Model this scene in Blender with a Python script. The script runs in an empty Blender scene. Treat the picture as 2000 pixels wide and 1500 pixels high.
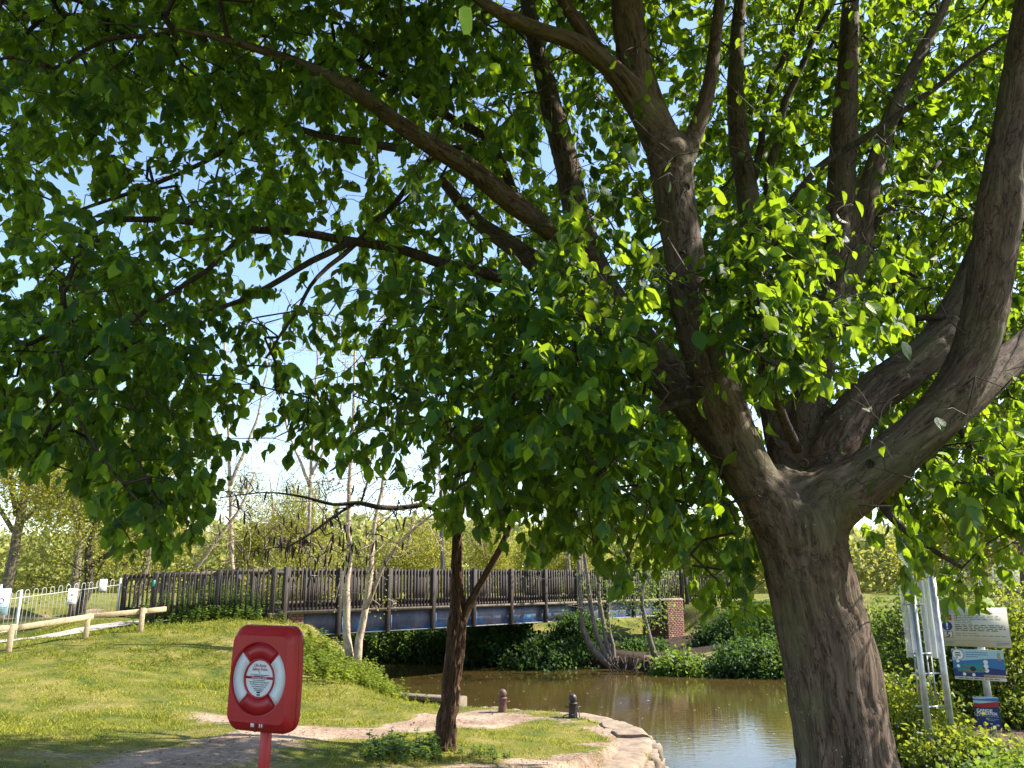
import bpy, bmesh, math, random
import numpy as np
from mathutils import Vector, Matrix

# ---------------------------------------------------------------- camera, sky, sun, exposure
SC = bpy.context.scene
COL = SC.collection
RNG = np.random.default_rng(11)
random.seed(5)
EYE = 1.6
PITCH = math.radians(13.98)
FPX = 1502.0                       # focal length in pixels of the 2000 px wide photograph
cam = bpy.data.cameras.new('camera')
cam.sensor_fit = 'HORIZONTAL'; cam.sensor_width = 36.0
cam.lens = 36.0 * FPX / 2000.0
cam.clip_start = 0.05; cam.clip_end = 3000
camo = bpy.data.objects.new('camera', cam); COL.objects.link(camo)
camo.location = (0, 0, EYE); camo.rotation_euler = (math.pi / 2 + PITCH, 0, 0)
SC.camera = camo

SUN_AZ, SUN_EL = math.radians(80), math.radians(42)
world = bpy.data.worlds.new('World'); SC.world = world; world.use_nodes = True
wn = world.node_tree.nodes; wl = world.node_tree.links
sky = wn.new('ShaderNodeTexSky'); sky.sky_type = 'NISHITA'; sky.sun_disc = False
sky.sun_elevation = SUN_EL; sky.sun_rotation = SUN_AZ
sky.air_density = 1.0; sky.dust_density = .6; sky.ozone_density = 1.0; sky.altitude = 20
wl.new(sky.outputs[0], wn['Background'].inputs[0]); wn['Background'].inputs[1].default_value = 0.125

sun = bpy.data.lights.new('sun', 'SUN'); sun.energy = 5.0; sun.angle = math.radians(0.6); sun.color = (1.0, 0.93, 0.80)
suno = bpy.data.objects.new('sun', sun); COL.objects.link(suno)
SUNV = Vector((math.sin(SUN_AZ) * math.cos(SUN_EL), math.cos(SUN_AZ) * math.cos(SUN_EL), math.sin(SUN_EL)))
suno.rotation_euler = SUNV.to_track_quat('Z', 'Y').to_euler(); suno.location = (30, 10, 40)

SC.view_settings.view_transform = 'Standard'; SC.view_settings.look = 'None'
SC.view_settings.exposure = 1.5; SC.view_settings.gamma = 1.0; SC.view_settings.use_curve_mapping = False
SC.cycles.max_bounces = 8; SC.cycles.transparent_max_bounces = 8
SC.cycles.diffuse_bounces = 4; SC.cycles.transmission_bounces = 6; SC.cycles.glossy_bounces = 3
SC.cycles.caustics_reflective = False; SC.cycles.caustics_refractive = False
SC.cycles.sample_clamp_indirect = 6.0

# ---------------------------------------------------------------- helpers: projection
CP, SP = math.cos(PITCH), math.sin(PITCH)
def at(u, v, Y):
    """photo pixel (2000x1500) -> point at distance Y in front of the camera"""
    dx = (u - 1000) / FPX; dy = (750 - v) / FPX
    k = Y / (CP - dy * SP)
    return np.array((dx * k, Y, EYE + (SP + dy * CP) * k))
def proj(P):
    P = np.asarray(P, float); x = P[..., 0]; y = P[..., 1]; z = P[..., 2] - EYE
    d = y * CP + z * SP; up = -y * SP + z * CP
    d = np.where(np.abs(d) < 1e-6, 1e-6, d)
    return 1000 + FPX * x / d, 750 - FPX * up / d, d

# ---------------------------------------------------------------- helpers: noise
def _hash(ix, iy, iz):
    h = (ix.astype(np.int64) * 374761393 + iy.astype(np.int64) * 668265263 + iz.astype(np.int64) * 2147483647) & 0xFFFFFFFF
    h = ((h ^ (h >> 13)) * 1274126177) & 0xFFFFFFFF
    return ((h ^ (h >> 16)) & 0xFFFFFF) / float(0xFFFFFF)
def vnoise(p):
    p = np.asarray(p, float); i = np.floor(p).astype(np.int64); f = p - i; f = f * f * (3 - 2 * f)
    x, y, z = i[:, 0], i[:, 1], i[:, 2]; r = 0
    for dx in (0, 1):
        for dy in (0, 1):
            for dz in (0, 1):
                w = (f[:, 0] if dx else 1 - f[:, 0]) * (f[:, 1] if dy else 1 - f[:, 1]) * (f[:, 2] if dz else 1 - f[:, 2])
                r = r + w * _hash(x + dx, y + dy, z + dz)
    return r
def fbm(p, o=3):
    p = np.asarray(p, float); s = 0; a = .5; t = 0
    for k in range(o):
        s = s + a * vnoise(p + 17.3 * k); t += a; a *= .5; p = p * 2.03
    return s / t
def n2(x, y, sc, o=3, off=0.0):
    x = np.asarray(x, float); y = np.asarray(y, float)
    return fbm(np.stack([x.ravel() * sc + off, y.ravel() * sc + off * 1.7, np.full(x.size, off)], 1), o).reshape(x.shape)

# ---------------------------------------------------------------- helpers: meshes and objects
def mesh_np(name, V, F, uv=None, tint=None, smooth=False):
    """F is an int array (n,3) or (n,4), or a list of such arrays"""
    Fs = F if isinstance(F, list) else [F]
    Fs = [np.asarray(f, np.int32) for f in Fs if len(f)]
    me = bpy.data.meshes.new(name); V = np.asarray(V, np.float32)
    me.vertices.add(len(V)); me.vertices.foreach_set('co', V.ravel())
    loops = np.concatenate([f.ravel() for f in Fs]); sizes = np.concatenate([np.full(len(f), f.shape[1], np.int32) for f in Fs])
    starts = np.concatenate([[0], np.cumsum(sizes)[:-1]]).astype(np.int32)
    me.loops.add(len(loops)); me.loops.foreach_set('vertex_index', loops)
    me.polygons.add(len(sizes)); me.polygons.foreach_set('loop_start', starts); me.polygons.foreach_set('loop_total', sizes)
    if smooth: me.polygons.foreach_set('use_smooth', np.ones(len(sizes), bool))
    if uv is not None:
        l = me.uv_layers.new(name='UVMap'); l.data.foreach_set('uv', np.asarray(uv, np.float32)[loops].ravel())
    if tint is not None:
        a = me.attributes.new('tint', 'FLOAT', 'POINT'); a.data.foreach_set('value', np.asarray(tint, np.float32))
    me.update(calc_edges=True)
    return me
def link(name, me, mat=None, parent=None, loc=None):
    o = bpy.data.objects.new(name, me); COL.objects.link(o)
    if mat is not None and me is not None and not me.materials: me.materials.append(mat)
    if parent is not None: o.parent = parent
    if loc is not None: o.location = loc
    return o
def empty(name, loc, label=None, cat=None, group=None, rz=0.0):
    o = bpy.data.objects.new(name, None); COL.objects.link(o); o.location = loc; o.rotation_euler = (0, 0, rz)
    o.empty_display_size = .2
    if label: tag(o, label, cat, group)
    return o
def tag(o, label=None, cat=None, group=None, kind=None):
    if label: o['label'] = label
    if cat: o['category'] = cat
    if group: o['group'] = group
    if kind: o['kind'] = kind
    return o
class MB:
    """collects boxes, tubes and free faces for one mesh"""
    def __init__(s): s.V = []; s.F3 = []; s.F4 = []; s.n = 0
    def add(s, V, F):
        V = np.asarray(V, float).reshape(-1, 3); F = np.asarray(F, np.int32)
        s.V.append(V); (s.F3 if F.shape[1] == 3 else s.F4).append(F + s.n); s.n += len(V); return s
    def box(s, c, size, rz=0.0, M=None, bev=0.0):
        x, y, z = [k / 2 for k in size]
        if bev > 0:
            b = bev
            v = []
            for zz, q in ((-z, 1), (-z + b, 0), (z - b, 0), (z, 1)):
                xi, yi = (x - b, y - b) if q else (x, y)
                bb = b if not q else 0
                if q: ring = [(-xi, -yi), (xi, -yi), (xi, yi), (-xi, yi)]; ring = [r for r in ring for _ in (0, 1)]
                else: ring = [(-xi, -yi + b), (-xi + b, -yi), (xi - b, -yi), (xi, -yi + b), (xi, yi - b), (xi - b, yi), (-xi + b, yi), (-xi, yi - b)]
                v += [(a, c_, zz) for a, c_ in ring]
            V = np.array(v); f = []
            for k in range(3):
                for i in range(8): j = (i + 1) % 8; f.append((k * 8 + i, k * 8 + j, k * 8 + 8 + j, k * 8 + 8 + i))
            f.append((6, 4, 2, 0)); f.append((24, 26, 28, 30)); F = np.array(f)
        else:
            V = np.array([(-x, -y, -z), (x, -y, -z), (x, y, -z), (-x, y, -z), (-x, -y, z), (x, -y, z), (x, y, z), (-x, y, z)])
            F = np.array([(0, 3, 2, 1), (4, 5, 6, 7), (0, 1, 5, 4), (1, 2, 6, 5), (2, 3, 7, 6), (3, 0, 4, 7)])
        if M is not None: V = V @ np.asarray(M)[:3, :3].T
        elif rz: cz, sz = math.cos(rz), math.sin(rz); V = V @ np.array([(cz, sz, 0), (-sz, cz, 0), (0, 0, 1)])
        return s.add(V + np.asarray(c, float), F)
    def bar(s, a, b, w, h, bev=0.0):
        """a box beam from a to b, w wide (horizontal), h high"""
        a = np.asarray(a, float); b = np.asarray(b, float); d = b - a; L = np.linalg.norm(d); d = d / L
        up = np.array((0, 0, 1.0)) if abs(d[2]) < .95 else np.array((0, 1.0, 0))
        y = np.cross(up, d); y /= np.linalg.norm(y); z = np.cross(d, y)
        return s.box((a + b) / 2, (L, w, h), M=np.stack([d, y, z], 1), bev=bev)
    def tube(s, pts, rad, n=8, cap=True):
        V, F, C = tube(pts, rad, n)
        b0 = s.n; s.add(V, F)
        if cap:
            m = len(pts)
            for k, cpt in ((0, pts[0]), (m - 1, pts[-1])):
                ring = np.arange(n) + k * n + b0
                s.V.append(np.asarray(cpt, float).reshape(1, 3)); ci = s.n; s.n += 1
                a, b = ring, np.roll(ring, -1)
                f = np.stack([np.full(n, ci), b, a], 1) if k == 0 else np.stack([np.full(n, ci), a, b], 1)
                s.F3.append(f)
        return s
    def lathe(s, prof, n=24, c=(0, 0, 0)):
        prof = np.array(prof, float); t = np.linspace(0, 2 * np.pi, n, endpoint=False)
        V = np.stack([prof[:, None, 0] * np.cos(t), prof[:, None, 0] * np.sin(t), np.repeat(prof[:, 1:2], n, 1)], 2).reshape(-1, 3)
        F = []
        for k in range(len(prof) - 1):
            i = np.arange(n); j = (i + 1) % n; F.append(np.stack([k * n + i, k * n + j, k * n + n + j, k * n + n + i], 1))
        return s.add(V + np.asarray(c, float), np.concatenate(F))
    def mesh(s, name, smooth=False):
        V = np.concatenate(s.V); return mesh_np(name, V, [np.concatenate(x) for x in (s.F3, s.F4) if x], smooth=smooth)
    def build(s, name, mat, parent=None, smooth=False, loc=None):
        return link(name, s.mesh(name, smooth), mat, parent, loc)
def tube(pts, rad, n=8):
    P = np.asarray(pts, float); m = len(P); rad = np.broadcast_to(np.asarray(rad, float), (m,))
    T = np.gradient(P, axis=0); T /= np.linalg.norm(T, axis=1, keepdims=True) + 1e-9
    a = np.array((1.0, 0, 0)) if abs(T[0, 0]) < .8 else np.array((0, 1.0, 0))
    N = np.cross(T[0], a); N /= np.linalg.norm(N); t = np.linspace(0, 2 * np.pi, n, endpoint=False); V = []
    for k in range(m):
        N = N - T[k] * N.dot(T[k]); N /= np.linalg.norm(N); B = np.cross(T[k], N)
        V.append(P[k] + rad[k] * (np.cos(t)[:, None] * N + np.sin(t)[:, None] * B))
    i = np.arange(n); j = (i + 1) % n
    F = np.concatenate([np.stack([k * n + i, k * n + j, k * n + n + j, k * n + n + i], 1) for k in range(m - 1)])
    return np.concatenate(V), F, t
def smooth_path(pts, step):
    """Catmull-Rom resampling of rows (x,y,z,r...)"""
    P = np.asarray(pts, float)
    if len(P) < 3: 
        k = max(2, int(np.linalg.norm(P[1, :3] - P[0, :3]) / step) + 1); return P[0] + (P[1] - P[0]) * np.linspace(0, 1, k)[:, None]
    E = np.concatenate([[2 * P[0] - P[1]], P, [2 * P[-1] - P[-2]]]); out = []
    for k in range(len(P) - 1):
        a, b, c, d = E[k:k + 4]; m = max(1, int(np.linalg.norm(c[:3] - b[:3]) / step))
        t = (np.arange(m) / m)[:, None]
        out.append(.5 * (2 * b + (c - a) * t + (2 * a - 5 * b + 4 * c - d) * t ** 2 + (3 * b - a - 3 * c + d) * t ** 3))
    return np.concatenate(out + [P[-1:]])
def prisms(A, B, ra, rb, n=4):
    """vectorised thin tapered tubes for twigs: edges A->B"""
    D = B - A; D /= np.linalg.norm(D, axis=1, keepdims=True) + 1e-9
    ref = np.where(np.abs(D[:, 2:3]) < .9, np.array([[0, 0, 1.0]]), np.array([[1.0, 0, 0]]))
    N = np.cross(D, ref); N /= np.linalg.norm(N, axis=1, keepdims=True) + 1e-9; Bn = np.cross(D, N)
    t = np.linspace(0, 2 * np.pi, n, endpoint=False)
    off = np.cos(t)[None, :, None] * N[:, None] + np.sin(t)[None, :, None] * Bn[:, None]
    V = np.concatenate([A[:, None] + off * ra[:, None, None], B[:, None] + off * rb[:, None, None]], 1).reshape(-1, 3)
    i = np.arange(n); j = (i + 1) % n; f = np.stack([i, j, n + j, n + i], 1)
    F = (f[None] + (np.arange(len(A)) * 2 * n)[:, None, None]).reshape(-1, 4)
    return V, F
def frames(Yd, Nd):
    """rotation matrices with local +Y along Yd and local +Z near Nd"""
    Y = Yd / (np.linalg.norm(Yd, axis=1, keepdims=True) + 1e-9)
    Z = Nd - Y * (Nd * Y).sum(1, keepdims=True); Z /= np.linalg.norm(Z, axis=1, keepdims=True) + 1e-9
    X = np.cross(Y, Z); return np.stack([X, Y, Z], 2)
def scatter(pv, pf, R, T, S, puv=None, tint=None):
    n = len(T); V = np.einsum('nij,nvj->nvi', R, pv[None] * np.asarray(S).reshape(n, 1, -1)) + T[:, None]
    F = (pf[None] + (np.arange(n) * len(pv))[:, None, None]).reshape(-1, pf.shape[1])
    uv = np.tile(puv, (n, 1)) if puv is not None else None
    ti = np.repeat(tint, len(pv)) if tint is not None else None
    return V.reshape(-1, 3), F, uv, ti

# ---------------------------------------------------------------- materials
def mat(name):
    m = bpy.data.materials.new(name); m.use_nodes = True; nt = m.node_tree
    return m, nt, nt.nodes['Principled BSDF'], nt.links
def nd(nt, t, **kw):
    n = nt.nodes.new(t)
    for k, v in kw.items():
        if k in n.inputs: n.inputs[k].default_value = v
        else: setattr(n, k, v)
    return n
def ramp(nt, fac, stops, interp='LINEAR'):
    r = nt.nodes.new('ShaderNodeValToRGB'); r.color_ramp.interpolation = interp
    e = r.color_ramp.elements
    while len(e) < len(stops): e.new(.5)
    for k, (p, c) in enumerate(stops): e[k].position = p; e[k].color = (*c, 1) if len(c) == 3 else c
    nt.links.new(fac, r.inputs[0]); return r.outputs[0]
def mixc(nt, fac, a, b, mode='MIX'):
    m = nt.nodes.new('ShaderNodeMix'); m.data_type = 'RGBA'; m.blend_type = mode
    for s, v in ((m.inputs[0], fac), (m.inputs[6], a), (m.inputs[7], b)):
        if hasattr(v, 'is_linked'): nt.links.new(v, s)
        else: s.default_value = v if not isinstance(v, tuple) else ((*v, 1) if len(v) == 3 else v)
    return m.outputs[2]
def mth(nt, op, a, b=0.0, c=0.0):
    m = nt.nodes.new('ShaderNodeMath'); m.operation = op
    for s, v in zip(m.inputs, (a, b, c)):
        if hasattr(v, 'is_linked'): nt.links.new(v, s)
        else: s.default_value = v
    return m.outputs[0]
def coords(nt, kind='Object', scale=(1, 1, 1), attr=None):
    if attr: c = nd(nt, 'ShaderNodeAttribute', attribute_name=attr); out = c.outputs['Vector']
    elif kind == 'World': out = nt.nodes.new('ShaderNodeNewGeometry').outputs['Position']
    else: out = nt.nodes.new('ShaderNodeTexCoord').outputs[kind]
    m = nt.nodes.new('ShaderNodeMapping'); m.inputs['Scale'].default_value = scale; nt.links.new(out, m.inputs[0]); return m.outputs[0]
def noise(nt, co, scale, detail=4, rough=.55, dist=0.0):
    n = nt.nodes.new('ShaderNodeTexNoise'); n.inputs['Scale'].default_value = scale; n.inputs['Detail'].default_value = detail
    n.inputs['Roughness'].default_value = rough; n.inputs['Distortion'].default_value = dist
    nt.links.new(co, n.inputs['Vector']); return n.outputs[0]
def bump(nt, h, bsdf, strength=.5, dist=.02):
    b = nt.nodes.new('ShaderNodeBump'); b.inputs['Strength'].default_value = strength; b.inputs['Distance'].default_value = dist
    nt.links.new(h, b.inputs['Height']); nt.links.new(b.outputs[0], bsdf.inputs['Normal']); return b
def plain(name, col, rough=.6, var=.25, scale=8.0, metal=0.0, bmp=.15, stretch=(1, 1, 1), spec=.4, kind='Object', dirt=None, dirt_amt=.0):
    """a surface colour with uneven tone, fine relief and optional dirt"""
    m, nt, b, L = mat(name); co = coords(nt, kind, stretch)
    n1 = noise(nt, co, scale, 6, .62); lo = tuple(c * (1 - var) for c in col); hi = tuple(min(1, c * (1 + var)) for c in col)
    c = ramp(nt, n1, [(.36, lo), (.64, hi)])
    if dirt:
        n3 = noise(nt, co, scale * .45, 5, .7, .4); f = ramp(nt, n3, [(.62 - dirt_amt, (0, 0, 0)), (.8 - dirt_amt, (1, 1, 1))]); c = mixc(nt, f, c, dirt)
    L.new(c, b.inputs['Base Color'])
    r = mth(nt, 'MULTIPLY_ADD', n1, .3, rough - .15); L.new(r, b.inputs['Roughness'])
    b.inputs['Metallic'].default_value = metal; b.inputs['Specular IOR Level'].default_value = spec
    if bmp: bump(nt, noise(nt, co, scale * 5, 5, .6), b, bmp, .01)
    return m
def leaf_mat(name, dark, light, trans, tfac=.42, rough=.5, spec=.35, veins=False):
    m, nt, b, L = mat(name)
    a = nd(nt, 'ShaderNodeAttribute', attribute_name='tint'); oi = nt.nodes.new('ShaderNodeObjectInfo')
    f = mth(nt, 'FRACT', mth(nt, 'ADD', a.outputs['Fac'], oi.outputs['Random']))
    c = ramp(nt, f, [(0, dark), (.75, light), (1, tuple(.5 * (x + y) for x, y in zip(light, trans)))])
    tc = ramp(nt, f, [(0, tuple(x * .7 for x in trans)), (1, trans)])
    if veins:
        uv = nt.nodes.new('ShaderNodeTexCoord').outputs['UV']; sx = nt.nodes.new('ShaderNodeSeparateXYZ'); L.new(uv, sx.inputs[0])
        au = mth(nt, 'ABSOLUTE', sx.outputs[0]); q = mth(nt, 'SUBTRACT', sx.outputs[1], mth(nt, 'MULTIPLY', au, .75))
        w = mth(nt, 'ABSOLUTE', mth(nt, 'SUBTRACT', mth(nt, 'FRACT', mth(nt, 'MULTIPLY', q, 10.0)), .5))
        vein = ramp(nt, w, [(.0, (1, 1, 1)), (.16, (0, 0, 0))]); c = mixc(nt, mth(nt, 'MULTIPLY', vein, .3), c, tuple(min(1, x * 1.7) for x in light))
        bump(nt, w, b, .35, .01)
    L.new(c, b.inputs['Base Color']); b.inputs['Roughness'].default_value = rough; b.inputs['Specular IOR Level'].default_value = spec
    t = nt.nodes.new('ShaderNodeBsdfTranslucent'); L.new(tc, t.inputs[0])
    mx = nt.nodes.new('ShaderNodeMixShader'); mx.inputs[0].default_value = tfac
    L.new(b.outputs[0], mx.inputs[1]); L.new(t.outputs[0], mx.inputs[2]); L.new(mx.outputs[0], nt.nodes['Material Output'].inputs[0])
    return m
def bark_mat(name, dark, mid, light, scale=1.0, lichen=None, attr='barkco', bstr=.6, kind='Object', stretch=(1, 1, .18)):
    m, nt, b, L = mat(name); co = coords(nt, kind, (1, 1, 1) if attr else stretch, attr)
    n1 = noise(nt, co, 9 * scale, 8, .68, .6); n2_ = noise(nt, co, 34 * scale, 6, .65, .3)
    n3_ = noise(nt, co, 80 * scale, 4, .6)
    h = mth(nt, 'ADD', mth(nt, 'ADD', mth(nt, 'MULTIPLY', n1, .45), mth(nt, 'MULTIPLY', n2_, .35)), mth(nt, 'MULTIPLY', n3_, .2))
    ck = mth(nt, 'ABSOLUTE', mth(nt, 'SUBTRACT', noise(nt, co, 13 * scale, 5, .6, .5), .5)); ck = ramp(nt, ck, [(.0, (0, 0, 0)), (.022, (1, 1, 1))]); h = mth(nt, 'MULTIPLY', h, mth(nt, 'MULTIPLY_ADD', ck, .35, .65))
    c = ramp(nt, h, [(.36, dark), (.5, mid), (.64, light)])
    if lichen:
        oc = coords(nt, 'Object'); lo = noise(nt, oc, 2.2, 4, .6); c = mixc(nt, ramp(nt, lo, [(.5, (0, 0, 0)), (.68, (.55,) * 3)]), c, lichen)
        sp = noise(nt, oc, 46, 2, .5); sp2 = noise(nt, oc, 3.5, 3, .6)
        f = mth(nt, 'MULTIPLY', ramp(nt, sp, [(.68, (0, 0, 0)), (.73, (1, 1, 1))]), ramp(nt, sp2, [(.5, (0, 0, 0)), (.62, (.8,) * 3)]))
        c = mixc(nt, f, c, (.36, .36, .33))
    L.new(c, b.inputs['Base Color']); b.inputs['Roughness'].default_value = .88; b.inputs['Specular IOR Level'].default_value = .2
    bump(nt, h, b, bstr, .03); return m

M = {}
M['leaf'] = leaf_mat('hornbeam_leaf', (.007, .038, .015), (.020, .092, .022), (.44, .63, .022), .46, .50, .26, veins=True)
M['bark'] = bark_mat('hornbeam_bark', (.034, .022, .017), (.104, .071, .054), (.205, .152, .117), 1.0, (.115, .115, .055))
M['branch'] = bark_mat('branch_bark', (.022, .017, .013), (.060, .046, .036), (.12, .095, .075), 1.6, None, None)
M['twig'] = plain('twig_bark', (.045, .034, .026), .85, .3, 20, bmp=0)
M['furrow'] = bark_mat('furrowed_bark', (.024, .013, .009), (.092, .052, .033), (.20, .122, .080), 1.3, None, 'barkco', .5)
M['birch'] = bark_mat('pale_bark', (.20, .15, .11), (.40, .315, .24), (.54, .45, .36), .7, None, None, .3, stretch=(1, 1, .5))
M['greybark'] = bark_mat('grey_bark', (.07, .055, .045), (.17, .14, .115), (.28, .24, .2), 1.0, None, None, .5)
M['spring'] = leaf_mat('spring_leaf', (.10, .115, .018), (.20, .21, .032), (.56, .52, .07), .45, .55, .25)
M['springb'] = leaf_mat('yellow_spring_leaf', (.15, .165, .020), (.27, .28, .032), (.66, .64, .07), .45, .55, .2)
M['farleaf'] = leaf_mat('hazed_far_leaf', (.17, .19, .06), (.28, .30, .09), (.55, .55, .14), .4, .6, .2)  # distance haze put into the leaf colour as a paler tone
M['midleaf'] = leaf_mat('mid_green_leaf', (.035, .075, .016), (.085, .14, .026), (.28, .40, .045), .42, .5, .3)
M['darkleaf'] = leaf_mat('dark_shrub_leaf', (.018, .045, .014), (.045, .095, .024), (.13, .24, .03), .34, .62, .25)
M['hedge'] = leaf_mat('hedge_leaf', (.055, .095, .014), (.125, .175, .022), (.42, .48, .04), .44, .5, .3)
M['nettle'] = leaf_mat('nettle_leaf', (.065, .105, .014), (.14, .19, .022), (.42, .48, .045), .42, .55, .25)
M['bud'] = leaf_mat('bud_leaf', (.20, .16, .045), (.32, .28, .06), (.55, .48, .1), .4, .6, .2)
M['grass'] = leaf_mat('grass_blade', (.065, .115, .014), (.275, .28, .038), (.56, .52, .06), .40, .65, .15)
M['pod'] = plain('seed_pod', (.045, .022, .016), .6, .4, 20, bmp=0)
M['darkwood'] = plain('stained_dark_timber', (.038, .028, .023), .75, .55, 5, bmp=.4, stretch=(6, 6, .7), dirt=(.14, .105, .078), dirt_amt=.05)
M['oldwood'] = plain('weathered_brown_timber', (.155, .118, .085), .8, .45, 5, bmp=.4, stretch=(6, 6, .7), dirt=(.05, .04, .034), dirt_amt=.06)
M['palewood'] = plain('pale_rail_timber', (.42, .315, .19), .75, .22, 6, bmp=.3, stretch=(1, 5, 5), dirt=(.25, .19, .12))
M['white'] = plain('white_fence_paint', (.50, .50, .48), .5, .1, 6, bmp=.05, dirt=(.5, .47, .4))
M['galv'] = plain('galvanised_steel', (.42, .43, .44), .42, .18, 14, metal=.65, bmp=.05)
M['concrete'] = plain('worn_concrete', (.235, .175, .125), .9, .28, 5, bmp=.6, dirt=(.16, .12, .09), dirt_amt=.05)
M['stone'] = plain('sandbag_concrete', (.19, .145, .11), .92, .35, 7, bmp=.8, dirt=(.06, .05, .04), dirt_amt=.08)
M['brick'] = plain('red_brick', (.165, .078, .058), .88, .35, 9, bmp=.5)  # darkened all over, standing in for tree shade on the far abutment
M['mortar'] = plain('mortar', (.15, .13, .115), .95, .2, 12, bmp=.4)
M['iron'] = plain('rusty_cast_iron', (.115, .062, .050), .6, .35, 16, bmp=.4, dirt=(.05, .035, .033))
M['blackiron'] = plain('black_cast_iron', (.035, .028, .032), .45, .35, 16, bmp=.35, dirt=(.10, .055, .045), dirt_amt=-.04)
M['red'] = plain('red_plastic', (.42, .017, .021), .42, .10, 5, bmp=.06, spec=.4, dirt=(.25, .045, .045), dirt_amt=-.02)
M['redflat'] = plain('red_recess', (.40, .018, .022), .45, .06, 6, bmp=.03)
M['redpost'] = plain('red_post_paint', (.50, .020, .022), .4, .08, 6, bmp=.03)
M['sticker'] = plain('white_sticker', (.72, .73, .76), .4, .05, 8, bmp=.0, dirt=(.6, .6, .62))
M['ink'] = plain('dark_print', (.03, .03, .045), .6, .02, 4, bmp=0)
M['redink'] = plain('red_print', (.36, .02, .045), .6, .02, 4, bmp=0)
M['greyink'] = plain('grey_print', (.24, .24, .25), .6, .1, 4, bmp=0)
M['cream'] = plain('cream_sign', (.55, .54, .46), .45, .04, 4, bmp=0, dirt=(.46, .44, .37))
M['signwhite'] = plain('sign_white', (.74, .76, .78), .45, .04, 4, bmp=0)
M['navy'] = plain('navy_print', (.018, .035, .16), .45, .08, 4, bmp=0)
M['blue'] = plain('blue_print', (.04, .16, .42), .45, .08, 4, bmp=0)
M['teal'] = plain('teal_print', (.02, .22, .30), .45, .1, 4, bmp=0)
M['skyblue'] = plain('pale_blue_print', (.38, .55, .66), .45, .08, 4, bmp=0)
M['olive'] = plain('olive_print', (.16, .17, .10), .5, .1, 4, bmp=0)
M['skin'] = plain('beige_print', (.42, .30, .20), .5, .1, 4, bmp=0)
M['path'] = plain('grit_path', (.36, .32, .28), .95, .18, 3, bmp=.5, kind='Object')
M['soil'] = plain('dry_leaf_litter', (.16, .10, .06), .95, .4, 8, bmp=.5)
M['flower'] = plain('yellow_leaf', (.75, .58, .05), .6, .1, 6, bmp=0)
# painted girder: grey-navy steel with blue brushed graffiti along its foot
def girder_mat():
    m, nt, b, L = mat('painted_girder'); co = coords(nt, 'Object'); sx = nt.nodes.new('ShaderNodeSeparateXYZ'); L.new(co, sx.inputs[0])
    base = ramp(nt, noise(nt, co, 3.0, 6, .65), [(.3, (.060, .066, .105)), (.7, (.135, .145, .205))])
    st = noise(nt, coords(nt, 'Object', (5, 5, .5)), 2.0, 5, .6); base = mixc(nt, ramp(nt, st, [(.55, (0, 0, 0)), (.75, (.6,) * 3)]), base, (.23, .20, .20))
    n = noise(nt, coords(nt, 'Object', (1, 1, .6)), 2.4, 3, .5, .3); lim = mth(nt, 'MULTIPLY_ADD', n, 1.0, -.40)
    f = mth(nt, 'LESS_THAN', sx.outputs[2], lim)
    patch = ramp(nt, noise(nt, co, 1.1, 2, .5), [(.42, (0, 0, 0)), (.50, (1, 1, 1))])
    f = mth(nt, 'MULTIPLY', f, patch)
    blue = ramp(nt, noise(nt, co, 4.0, 3, .6), [(.35, (.03, .11, .30)), (.6, (.05, .22, .50)), (.75, (.30, .34, .12))])
    L.new(mixc(nt, f, base, blue), b.inputs['Base Color']); b.inputs['Roughness'].default_value = .5
    bump(nt, noise(nt, co, 30, 4, .6), b, .15, .01); return m
M['girder'] = girder_mat()
M['flange'] = plain('dull_flange_paint', (.20, .19, .19), .6, .3, 5, bmp=.1)
def water_mat():
    m, nt, b, L = mat('river_water'); co = coords(nt, 'World', (1, 1, 1))
    n = noise(nt, co, .35, 4, .6, .5); L.new(ramp(nt, n, [(.3, (.040, .029, .009)), (.7, (.070, .049, .015))]), b.inputs['Base Color'])
    b.inputs['Roughness'].default_value = .015; b.inputs['Specular IOR Level'].default_value = .5; b.inputs['IOR'].default_value = 1.42
    h1 = noise(nt, coords(nt, 'World', (1, 2.2, 1)), 3.2, 3, .5, .2); h2 = noise(nt, coords(nt, 'World', (1, 3.0, 1)), 11, 2, .5)
    h = mth(nt, 'ADD', h1, mth(nt, 'MULTIPLY', h2, .18)); bump(nt, h, b, .055, .05)
    return m
M['water'] = water_mat()
def acrylic():
    m, nt, b, L = mat('clear_plastic_tube'); b.inputs['Base Color'].default_value = (.80, .82, .86, 1); b.inputs['Roughness'].default_value = .12
    t = nt.nodes.new('ShaderNodeBsdfTransparent'); mx = nt.nodes.new('ShaderNodeMixShader'); mx.inputs[0].default_value = .45
    L.new(t.outputs[0], mx.inputs[1]); L.new(b.outputs[0], mx.inputs[2]); L.new(mx.outputs[0], nt.nodes['Material Output'].inputs[0]); return m
M['acrylic'] = acrylic()
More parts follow.
